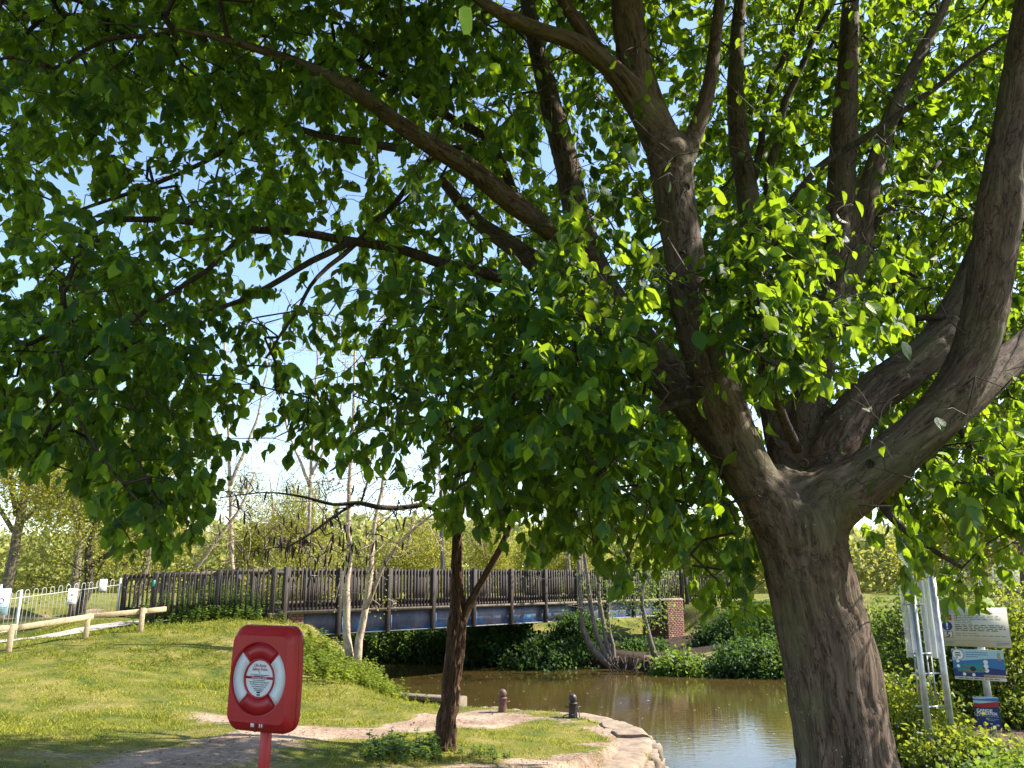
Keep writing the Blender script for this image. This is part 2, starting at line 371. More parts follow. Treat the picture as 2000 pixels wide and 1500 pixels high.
def ground_mat():
    m, nt, b, L = mat('turf_and_earth'); co = coords(nt, 'World')
    a = nd(nt, 'ShaderNodeAttribute', attribute_name='tint'); n1 = noise(nt, co, 1.3, 6, .6); n2_ = noise(nt, co, 14, 5, .7)
    turf = ramp(nt, n1, [(.34, (.060, .090, .014)), (.5, (.15, .15, .026)), (.66, (.25, .21, .065))])
    soil = ramp(nt, mth(nt, 'ADD', mth(nt, 'MULTIPLY', n1, .5), mth(nt, 'MULTIPLY', n2_, .5)), [(.36, (.17, .108, .075)), (.5, (.33, .235, .17)), (.62, (.47, .355, .27))])
    f = mth(nt, 'ADD', a.outputs['Fac'], mth(nt, 'MULTIPLY_ADD', n2_, .6, -.3)); f = ramp(nt, f, [(.40, (0, 0, 0)), (.58, (1, 1, 1))])
    mud = ramp(nt, n2_, [(.35, (.020, .014, .009)), (.65, (.075, .052, .034))]); wet = mth(nt, 'SUBTRACT', a.outputs['Fac'], 1.0); wet.node.use_clamp = True
    L.new(mixc(nt, wet, mixc(nt, f, turf, soil), mud), b.inputs['Base Color']); b.inputs['Roughness'].default_value = .95; b.inputs['Specular IOR Level'].default_value = .15
    bump(nt, mth(nt, 'ADD', n2_, mth(nt, 'MULTIPLY', noise(nt, co, 60, 3, .6), .5)), b, .9, .06); return m
M['ground'] = ground_mat()
# ---------------------------------------------------------------- terrain
WATER_Z = -1.5
CTRL = np.array([(0, 0, 0), (-4, 0, .05), (4, 0, 0), (3.4, 6.2, -.15), (-2, 6.3, -.08), (0, 7.5, -.25), (-.9, 10.3, -.52), (1.3, 9.6, -.6), (.6, 11.5, -.82),
 (1.5, 13.5, -.98), (1.0, 15.0, -.93), (-.3, 15.8, -.95), (-1.7, 18.2, -1.22), (-3, 14.5, -.75), (-10, 8, .12), (-6, 8, -.08), (-6, 12, -.32), (-3.4, 9.5, -.30), (-9, 14, -.10),
 (-11.6, 18, -.02), (-10.8, 20, .12), (-9.6, 20.3, .24), (-9.5, 21.5, .35), (-8, 21.6, .48), (-6.8, 21.3, .48), (-13.1, 20.5, -.06), (-11.8, 24, .40), (-7.5, 24, .6), (-12, 30, .2),
 (-20, 20, -.1), (-20, 35, 0), (-5.2, 20.6, .05), (-3.9, 19.2, -.55), (-3, 20.2, -1.15), (-4.5, 16.5, -.60), (-6, 17.5, -.12), (-7, 19.5, .22), (5.5, 10.5, -.5), (6.6, 11, -.45), (8, 8, -.2), (5.4, 8.8, -.5), (6.2, 9.2, -.55), (7, 9.6, -.5),
 (10, 14, -.2), (5, 5, -.05), (14, 12, 0), (8.8, 36.0, .55), (6.0, 31.6, -1.0), (6.2, 33, -1.05), (7.2, 33.2, -.95), (7.0, 32.2, -1.0), (5.4, 33.6, -1.0), (6.4, 34.2, -.9), (4.6, 32.4, -1.0), (5, 28, -1.05), (9, 28, -.8), (9.5, 32, -.5), (10, 35, .3), (14, 35, .4), (3, 31, -1.0), (-1, 33.5, -.7), (-5, 35.5, -.6), (0, 40, 0),
 (15, 30, 0), (-10, 45, 0), (20, 40, .2), (0, 60, 0), (30, 20, 0), (-30, 10, .2), (-12, -5, .2), (8, -5, 0), (-40, 60, 0), (40, 60, 0), (3, 37, .1), (-6, 40, -.1)])
RIVER = np.array([(-22, 32.5), (-12, 29.5), (-8, 26.8), (-5.9, 24.5), (-4.4, 22.4), (-3.0, 20.9), (-1.9, 19.3), (-.7, 17.6), (.15, 16.85), (1.35, 16.25), (2.0, 15.2), (2.3, 13.9), (2.0, 12.3), (1.5, 11), (1.15, 9.8),
 (1.5, 9.0), (2.6, 8.6), (3.5, 9.2), (4.5, 11), (5.6, 13.5), (7.5, 16), (11, 18), (20, 20), (45, 22), (45, 33), (20, 28.5), (12, 26.8), (8.8, 26.2), (5, 26.0), (1.8, 28.4), (-1.6, 31), (-5.7, 32.4), (-12, 36), (-24, 41)], float)
def poly_sd(x, y, poly):
    """distance to the polygon's edge, negative inside"""
    sh = x.shape; p = np.stack([x.ravel(), y.ravel()], 1); best = np.full(len(p), 1e9); ins = np.zeros(len(p), bool)
    for k in range(len(poly)):
        a, b = poly[k], poly[(k + 1) % len(poly)]; d = b - a
        t = np.clip(((p - a) @ d) / (d @ d), 0, 1); q = p - a - t[:, None] * d; best = np.minimum(best, (q ** 2).sum(1))
        c = ((a[1] > p[:, 1]) != (b[1] > p[:, 1])); xi = a[0] + (p[:, 1] - a[1]) / (d[1] if abs(d[1]) > 1e-9 else 1e-9) * d[0]
        ins ^= c & (p[:, 0] < xi)
    best = np.sqrt(best); return np.where(ins, -best, best).reshape(sh)
def zt(x, y):
    x = np.asarray(x, float); y = np.asarray(y, float); sh = x.shape; xf, yf = x.ravel(), y.ravel(); num = 0; den = 0
    for cx, cy, cz in CTRL:
        w = 1 / ((xf - cx) ** 2 + (yf - cy) ** 2 + .7) ** 1.8; num = num + w * cz; den = den + w
    r = np.sqrt(xf ** 2 + (yf - 20) ** 2); z = num / den * np.clip((140 - r) / 60, 0, 1)
    z = z + (n2(xf, yf, .8, 3) - .5) * .12 + (n2(xf, yf, 3.5, 2, 4.0) - .5) * .035
    sd = poly_sd(xf, yf, RIVER); quay = np.exp(-((xf - 1.2) ** 2 + (yf - 13) ** 2) / 12.0)
    w = .95 - .55 * quay; s = np.clip((sd - .05) / w, 0, 1); s = s * s * (3 - 2 * s)
    z = np.where(sd < w + .1, -2.1 + (z + 2.1) * s, z)
    return z.reshape(sh)
def zg(x, y): return float(zt(np.array([x]), np.array([y]))[0])
def ground_pt(u, v, z0=None):
    """where the ray through a photo pixel meets the ground"""
    ys = np.linspace(4, 60, 1400); P = np.array([at(u, v, Y) for Y in (1.0,)])[0]; d = P - np.array((0, 0, EYE))
    X = d[0] * ys; Z = EYE + d[2] * ys; g = zt(X, ys); k = np.argmax(Z < g); return np.array((X[k], ys[k], g[k]))
PATHLINE = np.array([(-4.6, 6.0), (-3.8, 8.0), (-3.0, 10.0), (-2.2, 11.9), (-1.2, 14.0), (-.2, 15.5), (.9, 15.3), (1.7, 14.2), (1.9, 13.0), (1.2, 11.4), (.7, 10.2), (.2, 9.4), (-.6, 8.9), (-1.5, 8.6)])
PATHW = np.array([.45, .42, .48, .6, .5, .4, .25, .30, .45, .45, .45, .5, .5, .3])
def bare(x, y):
    """0 turf .. 1 bare trodden earth"""
    p = np.stack([np.ravel(x), np.ravel(y)], 1); best = np.full(len(p), 9.0)
    for k in range(len(PATHLINE) - 1):
        a, b = PATHLINE[k], PATHLINE[k + 1]; d = b - a; t = np.clip(((p - a) @ d) / (d @ d), 0, 1)
        q = np.linalg.norm(p - a - t[:, None] * d, axis=1); best = np.minimum(best, q - (PATHW[k] * (1 - t) + PATHW[k + 1] * t))
    for cx, cy, r in ((-4.1, 11.6, .5), (-6.6, 8.2, .25)):
        best = np.minimum(best, np.hypot(p[:, 0] - cx, (p[:, 1] - cy) * .6) - r)
    n = n2(p[:, 0], p[:, 1], 1.4, 4, 9.0) - .5; n3 = n2(p[:, 0], p[:, 1], .45, 3, 3.0)
    f = .5 - (best + n * 1.7) / .75; g = (n3 - .60) * 2.6 + n * .9
    return np.clip(np.maximum(f, np.clip(g, 0, .62)), 0, 1).reshape(np.shape(x))
def axis(lo, hi, core0, core1, step, nout):
    a = core0 - np.geomspace(step, core0 - lo, nout)[::-1]; b = core1 + np.geomspace(step, hi - core1, nout)
    return np.concatenate([a, np.arange(core0, core1 + 1e-6, step), b])
gx = axis(-900, 900, -17, 17, .17, 26); gy = axis(-300, 1500, 3, 38, .17, 26)
GX, GY = np.meshgrid(gx, gy); GZ = zt(GX, GY); nx, ny = len(gx), len(gy)
i, j = np.meshgrid(np.arange(nx - 1), np.arange(ny - 1)); k = (j * nx + i).ravel()
BARE = bare(GX, GY); BARE[(np.abs(GX) > 17) | (GY > 24)] = 0
SD_ = poly_sd(GX, GY, RIVER); BARE = np.where((SD_ < 1.0) & (GY > 19), 2.0, BARE); BARE = np.where((np.abs(GX - 5.2) < 3.2) & (np.abs(GY - 31) < 3.2) & (GZ < .3), 2.0, BARE); BARE = np.where((GX > 3.6) & (GY > 6) & (GY < 17) & (SD_ > 0), 1.7, BARE)
gme = mesh_np('ground', np.stack([GX, GY, GZ], 2).reshape(-1, 3), np.stack([k, k + 1, k + nx + 1, k + nx], 1), tint=BARE.ravel(), smooth=True)
tag(link('ground', gme, M['ground']), kind='structure')
wx = np.linspace(-40, 60, 60); wy = np.linspace(7, 50, 40); WX, WY = np.meshgrid(wx, wy); i, j = np.meshgrid(np.arange(59), np.arange(39)); k = (j * 60 + i).ravel()
tag(link('river_water', mesh_np('river_water', np.stack([WX, WY, np.full_like(WX, WATER_Z)], 2).reshape(-1, 3), np.stack([k, k + 1, k + 61, k + 60], 1), smooth=True), M['water']), kind='structure')
# grit path that climbs to the bridge
pl = smooth_path([(-15.2, 15.0, 0), (-13.2, 18.4, 0), (-11.9, 20.6, 0), (-10.5, 22.0, 0), (-8.6, 22.65, 0), (-6.9, 22.7, 0)], .12); T = np.gradient(pl[:, :2], axis=0); T /= np.linalg.norm(T, axis=1, keepdims=True)
Nn = np.stack([-T[:, 1], T[:, 0]], 1); rows = np.linspace(-.62, .62, 9); V = np.stack([np.stack([pl[:, 0] + Nn[:, 0] * w, pl[:, 1] + Nn[:, 1] * w], 1) for w in rows], 1)
Zp = zt(V[..., 0], V[..., 1]); Zp = Zp.mean(1, keepdims=True) * .5 + Zp * .5 + .045; m_ = len(rows); i, j = np.meshgrid(np.arange(m_ - 1), np.arange(len(pl) - 1)); k = (j * m_ + i).ravel()
tag(link('footpath', mesh_np('footpath', np.dstack([V, Zp]).reshape(-1, 3), np.stack([k, k + 1, k + m_ + 1, k + m_], 1), smooth=True), M['path']), kind='structure')

# ---------------------------------------------------------------- grass blades
def grass(n, region, hmin, hmax, keep, name, label):
    x = RNG.uniform(region[0], region[1], n); y = RNG.uniform(region[2], region[3], n)
    z = zt(x, y); u, v, d = proj(np.stack([x, y, z], 1)); ok = (u > -120) & (u < 2100) & (v < 1560) & (z > WATER_Z + .12)
    ok &= RNG.random(n) < np.clip((9.5 / np.maximum(d, 1)) ** 1.3, .12, 1)
    b = bare(x, y); ok &= keep(x, y, b)
    x, y, z, b, d = x[ok], y[ok], z[ok], b[ok], d[ok]; m = len(x)
    cl = n2(x, y, 2.2, 3, 21.0); big = n2(x, y, .55, 2, 31.0)
    h = (hmin + (hmax - hmin) * np.clip((cl - .3) / .4, 0, 1)) * RNG.uniform(.6, 1.3, m) * (1 - .45 * b) * np.where(big > .57, 1.4, 1)
    w = np.clip(.0042 * np.maximum(d, 8) / 8, .004, .012) * RNG.uniform(.7, 1.4, m)
    a = RNG.uniform(0, 2 * np.pi, m); lean = RNG.normal(0, .55, (m, 2)); P = np.stack([x, y, z - .01], 1)
    dx = np.stack([np.cos(a), np.sin(a), np.zeros(m)], 1) * w[:, None]; tip = np.stack([lean[:, 0] * h, lean[:, 1] * h, h], 1)
    V = np.stack([P - dx, P + dx, P + tip * .55 + dx * .6 + np.stack([0 * h, 0 * h, h * .12], 1), P + tip], 1).reshape(-1, 3); k = (np.arange(m) * 4)[:, None]
    F = np.concatenate([k + np.array([[0, 1, 2]]), k + np.array([[0, 2, 3]])]); t = np.clip(.15 + .75 * n2(x, y, .9, 3, 41.0) + RNG.normal(0, .16, m), .02, .98)
    o = link(name, mesh_np(name, V, F, tint=np.repeat(t * .7, 4)), M['grass']); return tag(o, label, 'grass', kind='stuff')
grass(350000, (-15, 3.0, 6.3, 23), 0.016, .042, lambda x, y, b: RNG.random(len(x)) > b * np.where(n2(x, y, 4.0, 2, 71.0) > .60, .9, 1.7), 'lawn_grass', 'short patchy green grass over the sloping lawn')
grass(120000, (-13, 3.0, 7, 22.5), .04, .095, lambda x, y, b: (RNG.random(len(x)) > b * 2.2) & ((n2(x, y, 2.6, 2, 55.0) > .60) | (np.hypot(x + 9.4, y - 21.0) < 1.6) | (np.hypot(x + 7.2, y - 21.0) < 1.7)), 'tufted_grass', 'taller dark green grass tufts dotted over the lawn')

# ---------------------------------------------------------------- quay of concrete-filled bags with worn cap slabs
quay = empty('quay_wall', (1.9, 12.5, WATER_Z), 'worn concrete quay edge of stacked bag blocks and cap slabs at the water', 'quay wall')
ql = smooth_path([(1.05, 9.55, 0), (1.42, 10.9, 0), (1.92, 12.3, 0), (2.2, 13.7, 0), (1.95, 15.0, 0), (1.25, 15.95, 0), (.1, 16.5, 0), (-.75, 17.3, 0)], .02)[:, :2]
seg = np.linalg.norm(np.diff(ql, axis=0), axis=1); S = np.concatenate([[0], np.cumsum(seg)])
def on_quay(s):
    x = np.interp(s, S, ql[:, 0]); y = np.interp(s, S, ql[:, 1]); e = .05
    t = np.array((np.interp(s + e, S, ql[:, 0]) - np.interp(s - e, S, ql[:, 0]), np.interp(s + e, S, ql[:, 1]) - np.interp(s - e, S, ql[:, 1]))); t /= np.linalg.norm(t); return x, y, t
def blob_mesh(name, seed, sx, sy, sz, amp=.10):
    bm = bmesh.new(); bmesh.ops.create_cube(bm, size=1.0); bmesh.ops.subdivide_edges(bm, edges=bm.edges[:], cuts=3, use_grid_fill=True)
    V = np.array([v.co[:] for v in bm.verts]); r = np.linalg.norm(V, axis=1, keepdims=True); V = V * .55 + .45 * V / r * .62
    V += (fbm(V * 3.1 + seed * 7.7, 3)[:, None] - .5) * amp * 2 * V / r
    for v, c in zip(bm.verts, V * np.array((sx, sy, sz))): v.co = c
    me = bpy.data.meshes.new(name); bm.to_mesh(me); bm.free(); me.polygons.foreach_set('use_smooth', np.ones(len(me.polygons), bool)); return me
bags = [blob_mesh('bag_block', s, .40, .36, .235, .14) for s in range(5)]
for lay, (z, inset) in enumerate(((-1.52, -.14), (-1.34, -.07), (-1.16, -.01))):
    s = .1 + .17 * lay
    while s < S[-1] - .1:
        x, y, t = on_quay(s); o = bpy.data.objects.new('bag_block', bags[random.randrange(5)]); COL.objects.link(o); o.parent = quay
        if not o.data.materials: o.data.materials.append(M['stone'])
        nrm = np.array((t[1], -t[0])); o.location = (x - nrm[0] * inset - 1.9 + random.uniform(-.03, .03), y - nrm[1] * inset - 12.5, z - WATER_Z + random.uniform(-.02, .02))
        o.rotation_euler = (random.uniform(-.12, .12), random.uniform(-.1, .1), math.atan2(t[1], t[0]) + random.uniform(-.15, .15)); o.scale = (random.uniform(.8, 1.15), random.uniform(.85, 1.1), random.uniform(.85, 1.1)); s += random.uniform(.30, .42)
def cap_slab(s0, s1, win, lift):
    """a worn slab along the quay edge with rounded, wavy nose"""
    n = 26; m = 12; V = []
    for k, s in enumerate(np.linspace(s0, s1, n)):
        x, y, t = on_quay(s); nr = np.array((t[1], -t[0])); ed = 1 - .10 * (abs(k / (n - 1) - .5) * 2) ** 6
        prof = [(.00, -.13), (.06, -.10), (.085, -.05), (.07, .0), (.03, .03), (-.05, .045)] + [(-.05 - win * q, .045 - .012 * q) for q in (.2, .45, .7, .9, 1.0)] + [(-.05 - win, -.2)]
        for (a, b) in prof:
            p = np.array((x, y)) + nr * a * ed; V.append((p[0] - 1.9, p[1] - 12.5, -1.0 - WATER_Z + b + lift))
    V = np.array(V); nz = (fbm(V * 2.3 + 5, 3) - .5) * .07 + (fbm(V * 9 + 5, 2) - .5) * .025; V[:, 2] += nz; V[:, :2] += (fbm(V * 5 + 9, 3)[:, None] - .5) * .10
    i, j = np.meshgrid(np.arange(m - 1), np.arange(n - 1)); k = (j * m + i).ravel(); F = [np.stack([k, k + m, k + m + 1, k + 1], 1)]
    cap0 = np.arange(m); me = mesh_np('cap_slab', V, F, smooth=True); bm = bmesh.new(); bm.from_mesh(me); bm.verts.ensure_lookup_table()
    bm.faces.new([bm.verts[q] for q in range(m)]); bm.faces.new([bm.verts[(n - 1) * m + q] for q in range(m - 1, -1, -1)]); bm.to_mesh(me); bm.free()
    link('cap_slab', me, M['concrete'], quay)
for a, b, w, l in ((.0, 1.55, .30, .06), (1.60, 2.95, .42, .02), (3.0, 4.2, .50, -.01), (4.24, 5.5, .46, .03), (5.54, 6.9, .40, -.01), (6.94, 8.2, .35, -.03)):
    cap_slab(a, min(b, S[-1] - .06), w, l)
gt = []
for k in range(90):
    x, y, t = on_quay(2.9); gt.append((x + random.gauss(0, .05), y + random.gauss(0, .06)))
V = []; F = []
for q, (x, y) in enumerate(gt):
    h = random.uniform(.05, .13); a = random.uniform(0, 6.28); lx, ly = random.gauss(.04, .04), random.gauss(0, .04); z = -1.02
    V += [(x - .005 * math.cos(a), y - .005 * math.sin(a), z), (x + .005 * math.cos(a), y + .005 * math.sin(a), z), (x + lx, y + ly, z + h)]; F.append((3 * q, 3 * q + 1, 3 * q + 2))
tag(link('grass_tuft', mesh_np('grass_tuft', V, np.array(F), tint=np.full(len(V), .4)), M['grass']), 'small bright grass tuft growing in the quay joint', 'grass', kind='stuff')

# ---------------------------------------------------------------- mooring bollards
def bollard(loc, label, m, chain=False):
    t = empty('mooring_bollard', loc, label, 'bollard', 'mooring bollards on the quay'); t.scale = (.86, .86, .9)
    MB().lathe([(.098, -.15), (.098, .02), (.092, .10), (.088, .255), (.10, .262), (.104, .275), (.10, .288), (.075, .294), (0, .294)], 20).build('shaft', m, t, True)
    a = np.linspace(-1.15, math.pi / 2, 12); MB().lathe([(max(.0, .088 * math.cos(q)), .372 + .088 * math.sin(q)) for q in a], 20).build('ball_cap', m, t, True)
    MB().tube([(-.165, 0, .205), (-.08, 0, .20), (.08, 0, .20), (.165, 0, .205)], [.016, .013, .013, .016], 8).build('cross_pin', m, t, True)
    if chain:
        MB().tube(smooth_path([(.1, -.03, .2), (.125, -.05, .1), (.13, -.07, 0), (.05, -.12, -.02), (-.12, -.1, -.01), (-.22, -.08, .03), (-.12, -.09, .07), (.0, -.10, .06)], .03), .011, 6).build('mooring_line', M['blackiron'], t, True)
b1 = np.array((-.18, 15.75, zg(-.18, 15.75))); b2 = np.array((1.13, 15.3, zg(1.13, 15.3)))
bollard((b1[0], b1[1], b1[2]), 'rusty brown ball-topped mooring bollard beside the earth path, left one', M['iron'])
bollard((b2[0], b2[1], b2[2]), 'black ball-topped mooring bollard with a line at its foot, right one', M['blackiron'], True)

# ---------------------------------------------------------------- low landing step by the water
ls = empty('landing_step', (-1.75, 18.2, -1.25), 'low weathered timber and stone landing step at the river edge', 'landing step', rz=-.35)
MB().box((-.25, 0, .22), (1.45, .34, .09), bev=.012).build('plank', M['oldwood'], ls); MB().box((-.3, .06, .05), (1.3, .16, .25), bev=.01).build('beam', M['darkwood'], ls)
MB().box((.62, .0, .02), (.24, .42, .50), bev=.02).build('end_block', M['oldwood'], ls); MB().box((-.1, -.2, .05), (.45, .2, .12), bev=.02).build('stone_slab', M['concrete'], ls)

# ---------------------------------------------------------------- footbridge
BD = np.array((1.23, 1.156)); BL = np.linalg.norm(BD); BD = BD / BL; BN = np.array((BD[1], -BD[0])); B0 = np.array((-4.97, 22.9)); BRZ = math.atan2(BD[1], BD[0])
bridge = empty('footbridge', (B0[0], B0[1], 0), 'long dark timber-railed footbridge with painted steel girder crossing the river', 'footbridge', rz=BRZ)
# local frame: +x along the bridge, -y towards the viewer; bay length BL
bal = MB().box((0, 0, 0), (.046, .040, 1.16)).mesh('baluster')
pst = MB().box((0, 0, 0), (.125, .12, 1.86), bev=.008).mesh('post')
def shared(name, me, m, parent, loc, rz=0.0, sc=(1, 1, 1), rx=0.0):
    o = bpy.data.objects.new(name, me); COL.objects.link(o); o.parent = parent; o.location = loc; o.rotation_euler = (rx, 0, rz); o.scale = sc
    if not me.materials: me.materials.append(m)
    return o
for side, y0 in ((0, 0.0), (1, 2.0)):
    sg = -1 if side == 0 else 1
    for i in range(-1, 11): shared('post', pst, M['darkwood'], bridge, (i * BL, y0 + sg * .03, .895 + random.uniform(-.01, .01)), random.uniform(-.03, .03))
    for i in range(-1, 10):
        x0 = i * BL; MB().bar((x0 + .065, y0 - sg * .035, 1.68), (x0 + BL - .065, y0 - sg * .035, 1.68), .05, .11).build('top_rail', M['darkwood'], bridge)
        MB().bar((x0 + .065, y0 - sg * .035, .80), (x0 + BL - .065, y0 - sg * .035, .80), .05, .10).build('bottom_rail', M['darkwood'], bridge)
        for k in range(13):
            shared('baluster', bal, M['darkwood'], bridge, (x0 + .105 + (BL - .21) * k / 12 + random.uniform(-.006, .006), y0 + sg * .012, 1.215 + random.uniform(-.012, .012)), random.uniform(-.05, .05))
MB().box((4.5 * BL, 1.0, .645), (11 * BL + .3, 2.02, .05)).build('deck', M['oldwood'], bridge)
MB().box((4.5 * BL, -.045, .62), (11 * BL + .2, .06, .09)).build('deck_edge', M['oldwood'], bridge)
for y0, s in ((.12, -1), (1.88, 1)):
    MB().box((4.5 * BL, y0, .30), (11 * BL, .03, .60)).build('girder', M['girder'], bridge)
    MB().box((4.5 * BL, y0 + s * .05, -.012), (11 * BL, .16, .03)).box((4.5 * BL, y0 + s * .05, .60), (11 * BL, .16, .03)).build('girder_flange', M['flange'], bridge)
    st = MB().box((0, 0, 0), (.025, .1, .57)).mesh('stiffener')
    for i in range(-1, 11): shared('stiffener', st, M['girder'], bridge, (i * BL + .16, y0 + s * .064, .292))

# brick abutments, every brick a piece
BRK = MB().box((0, 0, 0), (.213, .10, .062), bev=.004).mesh('brick'); HBK = MB().box((0, 0, 0), (.10, .10, .062), bev=.004).mesh('half_brick')
def abutment(label, x0, w, d, ztop, zbot, yoff):
    """brick pier under the bridge; faces towards the viewer and the river built brick by brick"""
    org = B0 + BD * x0 - BN * yoff; t = empty('brick_abutment', (org[0], org[1], zbot), label, 'abutment', 'brick bridge abutments', rz=BRZ)
    h = ztop - zbot; MB().box((w / 2, d / 2, h / 2), (w - .03, d - .03, h - .01)).build('mortar_core', M['mortar'], t)
    nc = int(h / .075)
    for c in range(nc):
        z = h - .04 - c * .075; off = (c % 2) * .1125
        for axis_, L in (('f', w), ('l', d), ('r', d)):
            p = -off
            while p < L - .02:
                a, b = max(p, 0), min(p + .213, L)
                if b - a > .06:
                    sc = (b - a) / .213; mid = (a + b) / 2
                    loc, rz = ((mid, .036, z), 0) if axis_ == 'f' else (((.036, mid, z), math.pi / 2) if axis_ == 'l' else ((w - .036, mid, z), math.pi / 2))
                    shared('brick', BRK, M['brick'], t, (loc[0] + random.uniform(-.002, .002), loc[1] + random.uniform(-.003, .003), loc[2]), rz, (sc, 1, 1))
                p += .225
    MB().box((w / 2, d / 2, h + .012), (w + .06, d + .06, .05), bev=.01).build('coping', M['concrete'], t)
abutment('sunlit brick abutment under the near left end of the footbridge', -2.05, 1.0, 2.1, .58, -.25, .06)
abutment('tall shaded brick abutment under the far right end of the footbridge', 9.25 * BL, 1.15, 1.3, .585, -1.05, -.12)

# ---------------------------------------------------------------- timber approach fences
def timber_fence(name, label, pts, ztop, zbot, nb, posts, m, m2, bottom=True):
    p0 = np.array(pts[0]); t = empty(name, (p0[0], p0[1], 0), label, 'fence'); a = np.array(pts[0], float) - p0; b = np.array(pts[1], float) - p0
    rz = math.atan2(b[1] - a[1], b[0] - a[0]); L = np.linalg.norm(b - a)
    f = lambda s, q: q[0] + (q[1] - q[0]) * s
    for s in posts:
        h = f(s, ztop) - f(s, zbot) + .25; shared('post', pst, m, t, (b[0] * s, b[1] * s, f(s, ztop) + .02 - h / 2), rz, (1, 1, h / 1.86))
    nrm = np.array((-math.sin(rz), math.cos(rz)))
    ps = sorted(posts)
    for s0, s1 in zip(ps[:-1], ps[1:]):
        q0 = b * s0 + nrm * .03; q1 = b * s1 + nrm * .03
        MB().bar((*q0, f(s0, ztop) - .07), (*q1, f(s1, ztop) - .07), .05, .12).build('top_rail', m, t)
        if bottom: MB().bar((*q0, f(s0, zbot) + .16), (*q1, f(s1, zbot) + .16), .05, .09).build('bottom_rail', m, t)
    for k in range(nb):
        s = (k + .5) / nb
        if min(abs(s - q) for q in posts) * L < .07: continue
        h = f(s, ztop) - f(s, zbot) - .02; shared('baluster', bal, m2, t, (b[0] * s - nrm[0] * .015, b[1] * s - nrm[1] * .015, f(s, ztop) - .01 - h / 2 + random.uniform(-.015, .015)), rz + random.uniform(-.06, .06), (1.05, 1, h / 1.16))
    return t
PN = B0 - BD * BL - BN * -.03
fa = timber_fence('timber_fence', 'weathered timber paling fence climbing from the path to the bridge', [(-9.62, 21.45), (-6.42, 21.62)], (1.66, 1.80), (.42, .55), 23, (0, .52, .98), M['oldwood'], M['oldwood'], bottom=False)
q = PN - BN * 2.06; q2 = q - BD * .2
fb = timber_fence('timber_fence', 'dark timber rail fence on the far side of the path beside the white fence', [(-11.75, 24.15), (-7.95, 23.20)], (1.62, 1.80), (.45, .6), 26, (0, .34, .68, .98), M['darkwood'], M['oldwood'])
MB().box((.75, -.12, .55), (1.5, .06, .26), rz=-.245, bev=.01).build('kick_board', M['oldwood'], fb)
MB().box((-.02, -.062, 1.40), (.07, .004, .16)).build('waymark_disc', plain('green_waymark', (.10, .42, .36), .5, .1, 6, bmp=0), fa)
PF = B0 + BD * BL * 10.0
fc = timber_fence('timber_fence', 'dark timber paling fence leading away from the far right end of the bridge', [(PF[0] + .22, PF[1] - .02), (PF[0] + 2.2, PF[1] + .6)], (1.80, 1.66), (.62, .45), 17, (0, .5, 1), M['darkwood'], M['darkwood'])

# ---------------------------------------------------------------- white bow-top fence with notices
def bow_fence():
    a = np.array((-13.75, 19.0)); b = np.array((-11.86, 24.05)); L = np.linalg.norm(b - a); d = (b - a) / L; t = empty('bow_top_fence', (a[0], a[1], 0), 'white bow-topped metal railing along the path', 'fence', rz=math.atan2(d[1], d[0]))
    rail = MB(); pts = lambda s: a + d * s; zb = lambda s: -.10 + .50 * s / L
    MB().bar((0, 0, zb(0) + .93), (L, 0, zb(L) + .93), .04, .012).build('upper_rail', M['white'], t); MB().bar((0, 0, zb(0) + .12), (L, 0, zb(L) + .12), .04, .012).build('lower_rail', M['white'], t)
    arc = [(-.062, 0, 0), (-.062, 0, .95)] + [(-.062 * math.cos(q), 0, .98 + .062 * math.sin(q)) for q in np.linspace(0, math.pi, 9)] + [(.062, 0, .95), (.062, 0, 0)]
    me = MB().tube(arc, .007, 6).mesh('bow_bar', True)
    s = .16
    while s < L - .05: shared('bow_bar', me, M['white'], t, (s, 0, zb(s) + .07)); s += .247
    for s in (0.0, 2.2, L): MB().box((s, 0, zb(s) + .47), (.055, .055, 1.32)).build('post', M['white'], t)
    return a, d, L, zb, math.atan2(d[1], d[0])
fa_, fd_, fL_, fzb_, frz_ = bow_fence()
def notice(s, w, h, z, label, mark):
    p = fa_ + fd_ * s + np.array((fd_[1], -fd_[0])) * .03; t = empty('fence_notice', (p[0], p[1], fzb_(s) + z), label, 'notice', 'paper notices on the white railing', rz=frz_)
    MB().box((0, 0, 0), (w, .004, h)).build('sheet', M['signwhite'], t)
    if mark == 'photo': MB().box((0, -.004, .06), (.10, .003, .09)).build('print', M['greyink'], t); lines(t, -.14, .14, -.06, .035, 3, -.004, M['skyblue'], .012)
    else:
        g = MB().tube([(.07 * math.cos(q), -.004, .07 * math.sin(q) + .02) for q in np.linspace(0, 2 * math.pi, 20)], .006, 4, False); g.build('print', M['greyink'], t)
def lines(parent, x0, x1, z0, dz, n, y, m, th=.008, words=True, name='print_lines'):
    """rows of unreadably small print"""
    mb = MB()
    for k in range(n):
        x = x0; end = x1 if k < n - 1 or n < 2 else x0 + (x1 - x0) * random.uniform(.3, .9)
        while x < end - .004:
            w = min(random.uniform(.02, .06) * (x1 - x0) / .4, end - x); mb.box((x + w / 2, y, z0 - k * dz), (w, .0016, th)); x += w + .012 * (x1 - x0) / .4
    o = mb.build(name, m, parent); o['kind'] = 'stuff'; return o
notice(3.75, .30, .42, .78, 'white paper notice with a dark picture tied to the white railing', 'photo')
notice(4.75, .26, .34, .98, 'smaller white notice with a ring mark at the railing end', 'ring')
sgn = empty('path_sign', (*at(-14, 1250, 18.6)[:2], -.1), 'pale blue-white sign with a ring symbol at the left edge of the picture', 'sign', rz=.55)
MB().tube([(0, .03, 0), (0, .03, 1.5)], .025, 8).build('pole', M['white'], sgn, True); MB().box((0, 0, 1.1), (.42, .006, .60)).build('panel', M['skyblue'], sgn)
